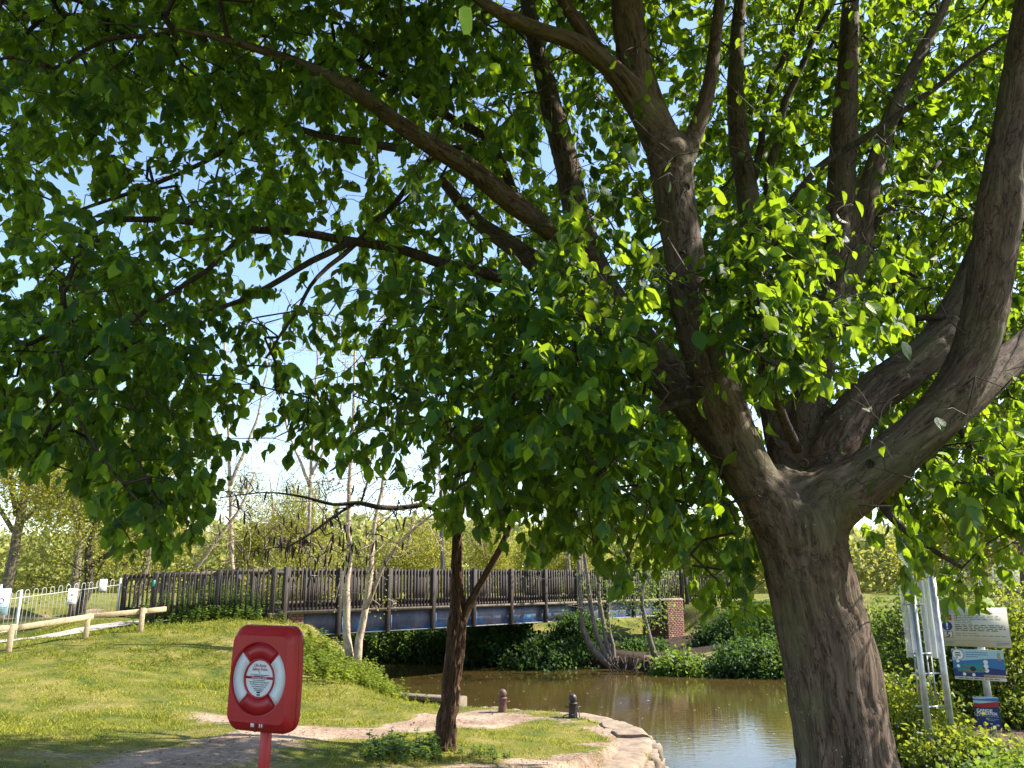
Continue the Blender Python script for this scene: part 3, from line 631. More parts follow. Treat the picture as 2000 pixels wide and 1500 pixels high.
MB().tube([(.05 + .055 * math.cos(q), -.006, 1.13 + .055 * math.sin(q)) for q in np.linspace(0, 2 * math.pi, 20)], .005, 4, False).build('ring_symbol', M['redink'], sgn); lines(sgn, -.18, .18, 1.36, .03, 2, -.005, M['greyink']); lines(sgn, -.18, .18, .98, .035, 3, -.005, M['greyink'])

# ---------------------------------------------------------------- pale knee rail
kr = empty('knee_rail', (*at(18, 1265, 17.6)[:2], 0), 'low pale timber knee rail along the edge of the path', 'rail')
o0 = np.array(kr.location[:2]); kp = [np.array(at(u, v, Y)[:2]) for u, v, Y in ((-150, 1290, 16.4), (18, 1265, 17.6), (168, 1239, 19.2), (275, 1229, 19.9), (312, 1225, 20.3))]
zt_ = lambda p: zg(p[0], p[1])
for k in (0, 1, 2, 3):
    p = kp[k]; MB().box((p[0] - o0[0], p[1] - o0[1], zt_(p) + .18), (.11, .11, .80), rz=.5, bev=.006).build('post', M['palewood'], kr)
for k in range(4):
    a, b = kp[k], kp[k + 1]; off = np.array((.06, .10)); za, zb2 = zt_(a) + .50, (zt_(b) if k < 3 else zt_(kp[3]) + .03) + .50
    MB().bar((*(a - o0 + off), za), (*(b - o0 + off), zb2), .09, .12, bev=.01).build('rail', M['palewood'], kr)

# ---------------------------------------------------------------- fallen leaves and crumbs of earth on the trodden ground
def litter():
    n = 5200; x = RNG.uniform(-8, 2.4, n); y = RNG.uniform(7, 17.5, n); ok = (RNG.random(n) < .12 + bare(x, y) * .8) & (poly_sd(x, y, RIVER) > .25); x, y = x[ok], y[ok]; m = len(x); P = np.stack([x, y, zt(x, y) + .012], 1)
    D = RNG.normal(0, 1, (m, 3)) * np.array((1, 1, .15)); N = RNG.normal(0, .35, (m, 3)) + np.array((0, 0, 1)); sc = np.clip(RNG.normal(.032, .012, m), .012, .07); pv = np.array([(0, 0, 0), (-.34, .5, .12), (0, 1, -.05), (.34, .5, .12)])
    V, F, _, _ = scatter(pv, np.array([(0, 2, 1), (0, 3, 2)]), frames(D, N), P, np.stack([sc] * 3, 1)); o = link('leaf_litter', mesh_np('leaf_litter', V, F), M['soil']); tag(o, 'scattered dry brown leaf litter on the trodden earth', 'leaf litter', kind='stuff')
litter()

def floating():
    n = 260; x = RNG.uniform(-3, 12, n); y = RNG.uniform(15, 27, n); ok = poly_sd(x, y, RIVER) < -.3; x, y = x[ok], y[ok]; m = len(x); D = RNG.normal(0, 1, (m, 3)) * np.array((1, 1, 0)); sc = np.clip(RNG.normal(.05, .02, m), .02, .11); pv = np.array([(0, 0, 0), (-.34, .5, .06), (0, 1, 0), (.34, .5, .06)])
    V, F, _, _ = scatter(pv, np.array([(0, 2, 1), (0, 3, 2)]), frames(D, np.tile((0, 0, 1.0), (m, 1))), np.stack([x, y, np.full(m, WATER_Z + .006)], 1), np.stack([sc] * 3, 1)); tag(link('floating_debris', mesh_np('floating_debris', V, F), M['palewood']), 'small pale leaves and scum floating on the river', 'debris', kind='stuff')
floating()
# ---------------------------------------------------------------- lettering
def text_mesh(name, body, size, align='CENTER', sx=1.0, bold=0.0):
    c = bpy.data.curves.new(name, 'FONT'); c.body = body; c.size = size; c.align_x = align; c.align_y = 'CENTER'; c.offset = bold; c.resolution_u = 2
    o = bpy.data.objects.new(name, c); COL.objects.link(o); dg = bpy.context.evaluated_depsgraph_get(); dg.update()
    me = bpy.data.meshes.new_from_object(o.evaluated_get(dg)); bpy.data.objects.remove(o); bpy.data.curves.remove(c)
    V = np.array([v.co[:] for v in me.vertices])
    W = np.stack([V[:, 0] * sx, 0 * V[:, 0], V[:, 1]], 1); me.vertices.foreach_set('co', W.astype(np.float32).ravel()); me.update(); me.name = name; return me
def text(parent, body, size, loc, m, align='CENTER', sx=1.0, bold=0.0, name='lettering'):
    return link(name, text_mesh(name, body, size, align, sx, bold), m, parent, loc)

# ---------------------------------------------------------------- red life buoy housing on a post
bu = at(520, 1323, 6.35); BZ = bu[2]
nrm = np.array((-.40, -.916)); brz = math.atan2(nrm[0], -nrm[1])        # local -y is the face normal
box = empty('lifebuoy_housing', (bu[0], bu[1], zg(bu[0], bu[1])), 'red plastic life buoy housing with white ring segments on a red post', 'life buoy', rz=brz)
cz = BZ - zg(bu[0], bu[1])
HW, HH = .300, .385
NR = 96
def rrect(w, h, r, n=8):
    p = []
    for cx, cy, a0 in ((w - r, h - r, 0), (-w + r, h - r, math.pi / 2), (-w + r, -h + r, math.pi), (w - r, -h + r, 1.5 * math.pi)):
        for k in range(n): a = a0 + math.pi / 2 * k / (n - 1); p.append((cx + r * math.cos(a), cy + r * math.sin(a)))
    return np.array(p)
def ring(w, h, r, y):
    """rounded rectangle sampled evenly by angle, slightly narrower at the top"""
    t = np.linspace(0, 2 * np.pi, NR, endpoint=False); c, s_ = np.cos(t), np.sin(t); lo = np.zeros(NR); hi = np.full(NR, 2.0)
    for _ in range(40):
        m = (lo + hi) / 2; x = np.abs(m * c); z = np.abs(m * s_); qx = np.maximum(x - (w - r), 0); qz = np.maximum(z - (h - r), 0); ins = np.hypot(qx, qz) <= r
        lo = np.where(ins, m, lo); hi = np.where(ins, hi, m)
    x, z = lo * c, lo * s_; bow = 1 - .02 * (z / HH) - .03 * (z / HH) ** 2; return np.stack([x * bow, np.full(NR, y), z], 1)
def skin(rings):
    V = np.concatenate(rings); i = np.arange(NR); j = (i + 1) % NR; return V, np.concatenate([np.stack([k * NR + i, k * NR + j, k * NR + NR + j, k * NR + NR + i], 1) for k in range(len(rings) - 1)])
def circ(r, y): t = np.linspace(0, 2 * np.pi, NR, endpoint=False); return np.stack([r * np.cos(t), np.full(NR, y), r * np.sin(t)], 1)
yF = -.10; RC = .262
rg = [ring(HW, HH, .085, .0), ring(HW + .004, HH + .004, .09, -.006), ring(HW + .002, HH + .002, .09, -.035), ring(HW - .006, HH - .012, .085, -.058), ring(HW - .018, HH - .036, .075, -.078), ring(HW - .026, HH - .062, .05, yF + .007), ring(HW - .030, HH - .070, .045, yF)]
rg += [circ(RC + .008, yF), circ(RC + .002, yF + .003), circ(RC, yF + .010), circ(RC - .004, yF + .030), circ(.14, yF + .030), circ(.001, yF + .030)]
V, F = skin(rg); fc_ = mesh_np('front_cover', V, F, smooth=True); fc_.set_sharp_from_angle(angle=math.radians(24)); link('front_cover', fc_, M['red'], box, (0, 0, cz))
V, F = skin([ring(HW - .014, HH - .014, .085, -.004), ring(HW - .014, HH - .014, .085, .010)]); link('seam', mesh_np('seam', V, F, smooth=True), M['redflat'], box, (0, 0, cz))
V, F = skin([ring(HW - .004, HH - .004, .085, .008), ring(HW + .003, HH + .003, .09, .014), ring(HW, HH, .09, .05), ring(HW - .02, HH - .02, .085, .085), ring(HW - .08, HH - .08, .07, .10), ring(.01, .01, .005, .101)])
link('back_shell', mesh_np('back_shell', V, F, smooth=True), M['red'], box, (0, 0, cz))
def sector(r0, r1, a0, a1, y0, y1, n=14):
    t = np.linspace(a0, a1, n); V = []; 
    for r in (r0, r1):
        for y in (y0, y1): V.append(np.stack([r * np.cos(t), np.full(n, y), r * np.sin(t)], 1))
    V = np.concatenate(V); i = np.arange(n - 1); a, b, c, d = 0, n, 2 * n, 3 * n    # a: r0 y0, b: r0 y1, c: r1 y0, d: r1 y1
    F = [np.stack([x + i, x + i + 1, y + i + 1, y + i], 1) for x, y in ((a, c), (c, d), (d, b), (b, a))]
    F.append(np.array([(a, c, d, b), (a + n - 1, b + n - 1, d + n - 1, c + n - 1)])); return mesh_np('ring_segment', V, np.concatenate(F))
KS = 1.24; rr0, rr1, yd = .150, .255, yF + .0295
for a0, a1, m in ((52, 128, 'redflat'), (232, 308, 'redflat'), (134, 226, 'sticker'), (-46, 46, 'sticker')):
    s = link('ring_segment', sector(rr0, rr1, math.radians(a0), math.radians(a1), yd - .010, yd + .004), M[m], box, (0, 0, cz)); s['label'] = 'white ring segment' if m == 'sticker' else 'red ring segment'
MB().tube([(.141 * math.cos(q), yd - .008, .141 * math.sin(q)) for q in np.linspace(0, 2 * math.pi, 40)], .009, 8, False).build('label_rim', M['red'], box, True, (0, 0, cz))
V = np.array([(0, yd - .006, 0)] + [(.136 * math.cos(q), yd - .006, .136 * math.sin(q)) for q in np.linspace(0, 2 * math.pi, 40, endpoint=False)]); i = np.arange(40)
disc = link('label_disc', mesh_np('label_disc', V, np.stack([0 * i, 1 + i, 1 + (i + 1) % 40], 1)), M['sticker'], box, (0, 0, cz))
ty = yd - .0075
MB().box((0, ty + .0005, .0045 * KS), (.214 * KS, .001, .0155 * KS)).build('emergency_band', M['redink'], disc)
for body, sz, z, mm, sx in (('Life Buoy', .027, .076, 'redink', .95), ('Safety Point', .027, .054, 'redink', .95), ('1', .024, .033, 'ink', 1), ('To obtain life buoy release toggle and', .0105, .0215, 'ink', .92), ('lift contents of case', .0105, .0145, 'ink', .92),
        ('In an emergency call 999', .0125, .0045, 'sticker', .95), ('Your current location is', .0105, -.0105, 'ink', .95), ('Tonbridge Racecourse Sportsground', .0115, -.021, 'ink', .92), ('If the life buoy is missing or has', .0115, -.0335, 'ink', .95),
        ('been damaged please call', .0115, -.046, 'ink', .95), ('Leisure services on', .0115, -.0585, 'ink', .95), ('01732 844522', .0115, -.070, 'ink', .95)):
    text(disc, body, sz * KS * .98, (0, ty - .0012, z * KS), M[mm], sx=sx, bold=.0003)
MB().box((0, ty, -.100), (.034, .001, .011)).box((0, ty, -.115), (.032, .001, .006)).box((0, ty, -.1235), (.030, .001, .005)).build('logo_block', M['ink'], disc)
MB().box((-.02, -.092, -.330), (.030, .012, .028)).box((.050, -.092, -.330), (.008, .012, .029)).box((.070, -.092, -.330), (.008, .012, .029)).build('white_tabs', M['sticker'], box, loc=(0, 0, cz))
MB().box((-.02, -.05, -.372), (.022, .035, .026), bev=.004).build('toggle', M['ink'], box, loc=(0, 0, cz))
MB().box((.0, .045, (cz - .3) / 2 - .1), (.082, .05, cz - .3 + .3), bev=.006).build('post', M['redpost'], box)

# ---------------------------------------------------------------- sign post with three boards, and the steel tube frame
sp = at(1938, 1420, 11.0); gz = zg(sp[0], sp[1]); SRZ = -.50
post = empty('sign_post', (sp[0], sp[1], gz), 'grey steel pole carrying three sign boards, in the hedge', 'sign post', rz=SRZ)
zs = lambda v: at(1930, v, 11.0)[2]
MB().tube([(0, 0, -.2), (0, 0, zs(1200) - gz)], .047, 14).build('pole', M['galv'], post, True)
def board(name, label, cat, u0, u1, v0, v1, m, dy=.06):
    p = at((u0 + u1) / 2, (v0 + v1) / 2, 10.93); w = (u1 - u0) / 1547 * 10.93 / .93; h = (v1 - v0) / 1595 * 10.93
    t = empty(name, (p[0], p[1], p[2]), label, cat, 'boards on the sign pole', rz=SRZ); MB().box((0, 0, 0), (w, .006, h)).build('panel', m, t); return t, w, h
t, w, h = board('notice_board', 'large cream warning board with red label, blue circle and number five', 'sign', 1845, 1955, 1187, 1262, M['cream'])
X = lambda f: -w / 2 + w * f
Z = lambda f: h / 2 - h * f
Y = -.0045
MB().box((0, Y, Z(.145)), (w * .97, .001, .003)).box((0, Y, Z(.85)), (w * .97, .001, .003)).build('rule', M['greyink'], t)
rl = MB().box((X(.135), Y, Z(.27)), (w * .15, .001, h * .15)).build('red_label', M['redflat'], t); lines(rl, X(.075), X(.195), Z(.235), h * .045, 3, Y - .002, M['cream'], .011)
V = np.array([(0, 0, 0)] + [(.062 * math.cos(q), 0, .062 * math.sin(q)) for q in np.linspace(0, 2 * math.pi, 32, endpoint=False)]); i = np.arange(32)
bc = link('blue_circle', mesh_np('blue_circle', V, np.stack([0 * i, 1 + i, 1 + (i + 1) % 32], 1)), M['navy'], t, (X(.135), Y, Z(.49)))
text(bc, '!', .13, (0, -.002, 0), M['signwhite'], bold=.003)
nb = MB().box((X(.135), Y, Z(.71)), (w * .13, .001, h * .17)).build('number_frame', M['redink'], t); MB().box((X(.135), Y - .0015, Z(.71)), (w * .116, .001, h * .15)).build('number_face', M['cream'], nb)
text(nb, '5', .105, (X(.135), Y - .003, Z(.71)), M['ink'], bold=.002)
for z0, n, x1, mm in ((.215, 4, .9, 'greyink'), (.40, 1, .5, 'greyink'), (.455, 4, .95, 'ink'), (.665, 1, .55, 'greyink'), (.72, 1, .95, 'greyink')): lines(t, X(.245), X(x1), Z(z0), h * .045, n, Y, M[mm], .009)
lines(t, X(.03), X(.24), Z(.04), h * .03, 4, Y, M['greyink'], .006); lines(t, X(.03), X(.22), Z(.885), h * .035, 3, Y, M['greyink'], .006); lines(t, X(.80), X(.98), Z(.89), h * .03, 3, Y, M['greyink'], .006); lines(t, X(.74), X(.92), Z(.05), h * .04, 3, Y, M['greyink'], .005)
# underwater board
t, w, h = board('picture_board', 'blue underwater picture board under the cream board', 'sign', 1872, 1951, 1270, 1327, M['signwhite'])
def wave(x0, x1, f0, f1, m, y, amp, ph, name):
    n = 18; xs = np.linspace(x0, x1, n); top = h / 2 - h * (f0 + amp * np.sin(np.linspace(0, 4, n) + ph)); bot = np.full(n, h / 2 - h * f1)
    V = np.concatenate([np.stack([xs, np.full(n, y), top], 1), np.stack([xs, np.full(n, y), bot], 1)]); i = np.arange(n - 1); return link(name, mesh_np(name, V, np.stack([i, n + i, n + i + 1, i + 1], 1)), M[m], t)
wave(-w / 2, w / 2, .0, .9, 'skyblue', -.0040, 0, 0, 'sky_print'); wave(-w / 2, w / 2, .33, .9, 'blue', -.0046, .05, 1.2, 'water_print'); wave(-w / 2, w / 2, .62, .9, 'navy', -.0052, .04, 2.6, 'deep_print')
wave(-w * .42, w * .08, .45, .74, 'teal', -.0058, .05, .5, 'teal_print')
def dotp(x, z, r, m, y=-.0068, name='round_mark'):
    V = np.array([(0, 0, 0)] + [(r * math.cos(q), 0, r * math.sin(q)) for q in np.linspace(0, 2 * math.pi, 20, endpoint=False)]); i = np.arange(20); return link(name, mesh_np(name, V, np.stack([0 * i, 1 + i, 1 + (i + 1) % 20], 1)), M[m], t, (x, y, z))
dotp(-w * .38, h * .32, .072, 'navy', -.0062); dotp(-w * .38, h * .32, .066, 'signwhite'); lines(t, -w * .43, -w * .33, h * .37, h * .075, 3, -.0080, M['ink'], .016)
for a, b in ((-.40, .10), (-.40, -.06), (-.30, -.32), (-.12, -.33)): dotp(w * a, h * b, .020, 'signwhite')
for b in (.10, -.03, -.17): dotp(w * .14, h * b, .028, 'signwhite')
MB().box((-.22 * w, -.0064, -.08 * h), (.24 * w, .001, .07 * h)).box((-.22 * w, -.0064, -.22 * h), (.26 * w, .001, .10 * h)).box((.03 * w, -.0064, -.16 * h), (.2 * w, .001, .05 * h)).build('green_print', M['olive'], t)
dotp(-w * .12, -h * .14, .034, 'ink', -.0074, 'dark_print'); MB().box((w * .28, -.0064, -.35 * h), (.42 * w, .001, .09 * h)).build('beige_print', M['skin'], t); MB().box((w * .41, -.0064, .28 * h), (.06 * w, .001, .25 * h)).build('figure_print', M['skin'], t)
lines(t, -w * .22, w * .2, h * .40, h * .07, 3, -.0080, M['blue'], .008); lines(t, -w * .42, w * .4, -h * .45, h * .05, 1, -.0062, M['ink'], .008)
# canoe board
t, w, h = board('small_board', 'small navy board reading CANOE FOUNDATION at the bottom of the pole', 'sign', 1909, 1947, 1363, 1418, M['navy'])
wave(-w / 2, w / 2, .0, .30, 'skyblue', -.0040, 0, 0, 'pale_print'); wave(-w / 2, w / 2, .06, .14, 'blue', -.0046, .03, 1.0, 'blue_stripe'); wave(-w / 2, w / 2, .19, .36, 'redflat', -.0052, .04, .8, 'red_stripe'); wave(-w / 2, w / 2, .36, 1.0, 'navy', -.0058, .05, 1.0, 'navy_print')
text(t, 'CANOE', .050, (-w * .42, -.0072, h * .04), M['signwhite'], 'LEFT', 1.05, .0022); text(t, 'FOUNDATION', .050, (-w * .42, -.0072, -h * .055), M['signwhite'], 'LEFT', .70, .0020)
lines(t, -w * .40, w * .42, -h * .14, h * .04, 1, -.0072, M['skyblue'], .006); lines(t, -w * .02, w * .42, -h * .22, h * .05, 2, -.0072, M['skyblue'], .005); MB().box((w * .10, -.0072, -h * .38), (.10 * w, .001, .05 * h)).box((w * .34, -.0072, -h * .42), (.14 * w, .001, .06 * h)).build('logo_print', M['skyblue'], t)

fr = at(1818, 1462, 9.8); g2 = zg(fr[0], fr[1]); tf = empty('steel_tube_frame', (fr[0], fr[1], g2), 'galvanised twin-post frame holding clear plastic tubes beside the trunk', 'frame', rz=-.5)
ztop = at(1790, 1125, 9.8)[2] - g2; zlow = at(1805, 1285, 9.8)[2] - g2
for x, y, zb in ((-.0, 0, -.25), (.235, .22, -.25)): MB().tube([(x, y, zb), (x, y, ztop)], .040, 14).build('post', M['galv'], tf, True)
for x, y in ((-.105, .02), (.10, .12), (.165, .05), (-.04, .16)): MB().tube([(x, y, zlow), (x, y, ztop - .05)], .034, 12, False).build('clear_tube', M['acrylic'], tf, True)
for z in (zlow + .05, zlow - .18, zlow + .62, zlow - .55): MB().bar((-.11, 0.01, z), (.05, .01, z), .06, .014).bar((.0, .0, z), (.18, .17, z), .03, .014).build('clamp', M['galv'], tf)
for x in (-.06, .075, .12): MB().tube([(x, .05, zlow - .52), (x, .05, zlow + .02)], .010, 6).build('rod', M['galv'], tf, True)
MB().box((-.17, 0, zlow + .28), (.07, .06, .035), bev=.006).build('lock_block', M['ink'], tf)
# ---------------------------------------------------------------- tree growing
class Skel:
    def __init__(s, cap=160000):
        s.P = np.zeros((cap, 3)); s.par = np.full(cap, -1, np.int64); s.main = np.zeros(cap, bool); s.ok = np.ones(cap, bool); s.w = np.zeros(cap); s.n = 0
    def add(s, p, par, main=False, ok=True):
        k = s.n; s.P[k] = p; s.par[k] = par; s.main[k] = main; s.ok[k] = ok; s.n += 1; return k
    def chain(s, pts, par=-1, main=True, ok=True, okfrom=0):
        for k, p in enumerate(pts): par = s.add(p, par, main, ok and k >= okfrom)
        return par
    def nearest(s, p):
        d = ((s.P[:s.n] - p) ** 2).sum(1) + np.where(s.ok[:s.n], 0, 1e6); return int(np.argmin(d))
    def attach(s, targets, step=.3, lift=.16, wob=.10, upbias=0.0):
        """grow a limb to every target from the nearest wood, nearest targets first"""
        T = np.asarray(targets); base = s.P[:s.n][s.ok[:s.n]]
        d0 = np.array([((base - t) ** 2).sum(1).min() for t in T]); order = np.argsort(d0); tips = []
        for q in order:
            t = T[q]; n = s.n; D = s.P[:n] - t; c = (D ** 2).sum(1) + np.where(s.ok[:n], 0, 1e6)
            if upbias: c = c + upbias * np.maximum(D[:, 2], 0) ** 2
            j = int(np.argmin(c)); a = s.P[j]; L = math.sqrt(((t - a) ** 2).sum()); k = max(1, int(L / step))
            mid = (a + t) / 2 + np.array((0, 0, lift * L)) + RNG.normal(0, wob * L, 3); par = j
            for m in range(1, k + 1):
                f = m / k; p = a * (1 - f) ** 2 + mid * 2 * f * (1 - f) + t * f * f; par = s.add(p, par)
            s.w[par] += 1; tips.append(par)
        return tips
    def radii(s, r0, ex):
        w = s.w[:s.n].copy()
        for k in range(s.n - 1, -1, -1):
            if s.par[k] >= 0: w[s.par[k]] += w[k]
        return r0 * np.maximum(w, 1) ** ex
    def wood(s, r0, ex, rmax=9.0, sides=4):
        r = np.minimum(s.radii(r0, ex), rmax); k = np.arange(s.n); e = k[(s.par[:s.n] >= 0) & ~s.main[:s.n]]; p = s.par[e]
        ra = np.where(s.main[p], r[e] * 1.15, np.minimum(r[p], r[e] * 1.6)); return prisms(s.P[p], s.P[e], ra, r[e], sides)
def leaf_proto(fold=.10, curl=-.14, wd=.31):
    side = [(.62, .15, .6), (1.0, .42, 1.0), (.80, .66, .7), (.30, .87, .25)]
    V = [(0, 0, 0), (0, .45, .01), (0, 1, curl)] + [(-wd * a, y, fold * f + curl * y * y * .6) for a, y, f in side] + [(wd * a, y, fold * f + curl * y * y * .6) for a, y, f in side]; V = np.array(V)
    F = np.array([(0, 1, 3), (3, 1, 4), (4, 1, 5), (5, 1, 6), (6, 1, 2), (0, 7, 1), (7, 8, 1), (8, 9, 1), (9, 10, 1), (10, 2, 1)]); return V, F, V[:, :2].copy()
def small_leaf(wd=.34, fold=.12):
    V = np.array([(0, 0, 0), (-wd, .5, fold), (0, 1, -.05), (wd, .5, fold)]); return V, np.array([(0, 2, 1), (0, 3, 2)]), V[:, :2].copy()
PVL, PFL, PUL = leaf_proto(); SVL, SFL, SUL = small_leaf()

# ---------------------------------------------------------------- the big tree: traced limbs (photo u, v, width px, distance)
def trace(rows): return np.array([(*at(u, v, Y), w * .5 / FPX * Y * CP) for u, v, w, Y in rows])
TR = [(1690, 1800, 250, 6.2), (1672, 1620, 205, 6.2), (1655, 1500, 186, 6.2), (1640, 1400, 180, 6.2), (1622, 1290, 176, 6.2), (1598, 1190, 170, 6.2), (1576, 1100, 168, 6.2), (1560, 1030, 172, 6.2), (1556, 985, 150, 6.2)]
LA = [(1572, 1085, 130, 6.2), (1520, 1010, 120, 6.15), (1468, 930, 105, 6.1), (1430, 850, 102, 6.05), (1402, 770, 100, 6.0), (1372, 680, 92, 6.0), (1345, 580, 88, 6.0), (1332, 480, 86, 6.0), (1320, 390, 92, 6.0), (1305, 300, 100, 6.0)]
LA2 = [(1308, 310, 90, 6.0), (1268, 220, 84, 6.0), (1240, 120, 82, 6.0), (1225, 20, 78, 5.9), (1215, -120, 70, 5.8), (1230, -300, 55, 5.6)]
LA1 = [(1290, 280, 70, 6.0), (1240, 190, 66, 5.9), (1190, 130, 52, 5.75), (1130, 85, 44, 5.6), (1050, 58, 38, 5.45), (970, 22, 32, 5.3), (890, -40, 26, 5.2), (760, -140, 18, 5.0)]
LA1b = [(1200, 150, 44, 5.8), (1150, 70, 38, 5.8), (1105, 10, 34, 5.7), (1060, -90, 28, 5.6), (1000, -220, 18, 5.5)]
LA3 = [(1335, 310, 52, 6.0), (1365, 240, 42, 6.0), (1388, 165, 36, 6.0), (1398, 80, 32, 6.0), (1410, -40, 28, 6.0), (1440, -200, 18, 6.0)]
LB = [(1425, 880, 80, 6.15), (1345, 790, 72, 6.3), (1262, 715, 64, 6.5), (1190, 645, 58, 6.7), (1120, 570, 52, 6.9), (1050, 515, 48, 7.1), (985, 470, 42, 7.3), (930, 430, 34, 7.5), (860, 350, 24, 7.7)]
LC = [(1380, 830, 70, 6.3), (1290, 705, 66, 6.7), (1220, 620, 64, 7.0), (1165, 530, 62, 7.2), (1132, 430, 60, 7.3), (1108, 330, 58, 7.4), (1084, 230, 54, 7.5), (1058, 130, 46, 7.6), (1035, 30, 38, 7.7), (1010, -90, 28, 7.8)]
LD = [(1150, 500, 46, 7.1), (1075, 448, 50, 6.6), (1000, 395, 50, 6.3), (920, 330, 48, 6.1), (845, 285, 46, 5.9), (770, 235, 42, 5.7), (690, 175, 38, 5.5), (600, 130, 28, 5.5), (500, 95, 22, 5.5), (390, 65, 17, 5.5), (280, 52, 12, 5.5), (140, 40, 9, 5.5), (-60, 30, 6, 5.5)]
LE = [(1570, 1060, 120, 6.2), (1615, 985, 132, 6.15), (1690, 935, 114, 6.1), (1765, 872, 102, 6.0), (1838, 805, 96, 5.9), (1890, 720, 92, 5.85), (1922, 620, 92, 5.8), (1940, 500, 94, 5.75), (1958, 380, 96, 5.7), (1978, 260, 90, 5.7), (1998, 130, 84, 5.7), (2015, 0, 76, 5.6), (2035, -150, 60, 5.5)]
LF = [(1590, 960, 90, 6.4), (1640, 850, 92, 6.5), (1700, 775, 92, 6.6), (1768, 725, 88, 6.65), (1830, 670, 80, 6.7), (1880, 590, 74, 6.8), (1925, 480, 66, 6.9), (1985, 330, 60, 7.0), (2060, 150, 50, 7.1), (2120, -50, 36, 7.2)]
LG = [(1800, 850, 80, 6.05), (1875, 790, 78, 6.2), (1945, 725, 74, 6.4), (2010, 670, 70, 6.6), (2110, 590, 60, 6.8), (2240, 470, 46, 7.0), (2400, 300, 30, 7.2)]
LH = [(1565, 1000, 80, 6.45), (1568, 900, 84, 6.6), (1576, 800, 80, 6.75), (1598, 700, 72, 6.9), (1626, 590, 66, 7.0), (1640, 480, 64, 7.1), (1642, 370, 62, 7.2), (1648, 260, 58, 7.3), (1655, 150, 50, 7.4), (1660, 30, 42, 7.5), (1668, -120, 28, 7.6)]
LI = [(1618, 660, 44, 7.0), (1655, 570, 48, 7.05), (1684, 470, 50, 7.1), (1695, 380, 46, 7.15), (1718, 290, 42, 7.2), (1752, 200, 36, 7.3), (1795, 110, 30, 7.4), (1845, 10, 24, 7.5), (1900, -120, 16, 7.6)]
LJ = [(1545, 960, 60, 6.5), (1520, 850, 56, 6.7), (1500, 740, 54, 6.9), (1488, 620, 54, 7.0), (1476, 500, 54, 7.1), (1462, 390, 52, 7.2), (1444, 280, 46, 7.3), (1436, 170, 40, 7.4), (1440, 60, 34, 7.5), (1452, -60, 26, 7.6)]
LIMBS = [LA, LA2, LA1, LA1b, LA3, LB, LC, LD, LE, LF, LG, LH, LI, LJ]
BR = [  # thinner branches, each a part of its own
 [(1045, 560, 26, 7.0), (940, 530, 26, 6.9), (870, 518, 24, 6.8), (790, 490, 22, 6.7), (680, 470, 20, 6.5), (590, 455, 19, 6.4), (480, 448, 17, 6.3), (340, 432, 15, 6.2), (200, 432, 12, 6.1), (160, 470, 9, 6.05), (120, 560, 6, 6.0)],
 [(800, 292, 20, 5.8), (720, 280, 18, 5.9), (620, 262, 15, 6.0), (540, 240, 14, 6.1), (490, 245, 12, 6.15), (420, 300, 11, 6.2), (330, 350, 10, 6.2), (250, 380, 9, 6.2), (150, 412, 7, 6.2)],
 [(1010, 395, 24, 7.2), (960, 280, 20, 7.0), (880, 230, 18, 6.9), (790, 170, 14, 6.8), (700, 120, 10, 6.7)],
 [(1500, 380, 18, 7.2), (1524, 240, 17, 7.1), (1580, 100, 14, 7.0), (1640, -20, 11, 6.9)],
 [(1478, 350, 16, 7.2), (1498, 200, 15, 7.3), (1556, 40, 12, 7.4), (1580, -60, 8, 7.5)],
 [(1540, 390, 15, 6.9), (1600, 330, 16, 6.8), (1700, 262, 16, 6.7), (1800, 190, 14, 6.6), (1890, 120, 11, 6.5), (1980, 60, 8, 6.4)],
 [(1700, 450, 15, 7.05), (1745, 400, 13, 7.0), (1790, 365, 11, 7.0), (1835, 315, 8, 7.0)],
 [(1640, 640, 14, 6.9), (1730, 625, 14, 6.8), (1850, 620, 14, 6.6)],
 [(1868, 830, 13, 6.2), (1905, 890, 11, 6.4), (1965, 950, 8, 6.6)],
 [(690, 470, 16, 6.5), (610, 510, 14, 6.4), (500, 570, 12, 6.3), (400, 610, 9, 6.2), (300, 640, 7, 6.2)],
 [(480, 448, 12, 6.3), (400, 530, 11, 6.1), (290, 600, 10, 5.9), (180, 690, 8, 5.7), (80, 800, 6, 5.6), (-20, 860, 5, 5.5)],
 [(520, 700, 5, 6.2), (570, 620, 7, 6.4), (620, 540, 9, 6.6), (690, 478, 12, 6.7), (760, 410, 12, 6.9), (850, 300, 14, 7.1), (955, 282, 15, 7.0)],
 [(330, 65, 11, 5.5), (200, 80, 10, 5.4), (100, 130, 8, 5.3), (20, 110, 7, 5.2), (-80, 150, 5, 5.1)],
 [(1180, 640, 20, 6.7), (1090, 700, 17, 6.4), (1000, 770, 13, 6.2), (930, 850, 9, 6.1), (890, 930, 6, 6.1)],
 [(1380, 780, 18, 6.0), (1300, 800, 15, 5.7), (1220, 870, 12, 5.5), (1160, 950, 8, 5.4)],
 [(1700, 950, 20, 6.15), (1740, 1010, 16, 6.0), (1800, 1060, 12, 5.8), (1880, 1110, 8, 5.6)],
 [(1560, 880, 22, 6.2), (1500, 740, 18, 5.7), (1480, 620, 14, 5.4), (1520, 520, 10, 5.2)],
 [(160, 470, 9, 6.05), (120, 600, 8, 5.7), (130, 760, 7, 5.4), (190, 880, 6, 5.3), (270, 980, 5, 5.3)]]
big = empty('hornbeam_tree', at(1672, 1620, 6.2), 'huge spreading broad-leaved tree with forked brown trunk on the right', 'tree')
ORG = np.array(big.location)
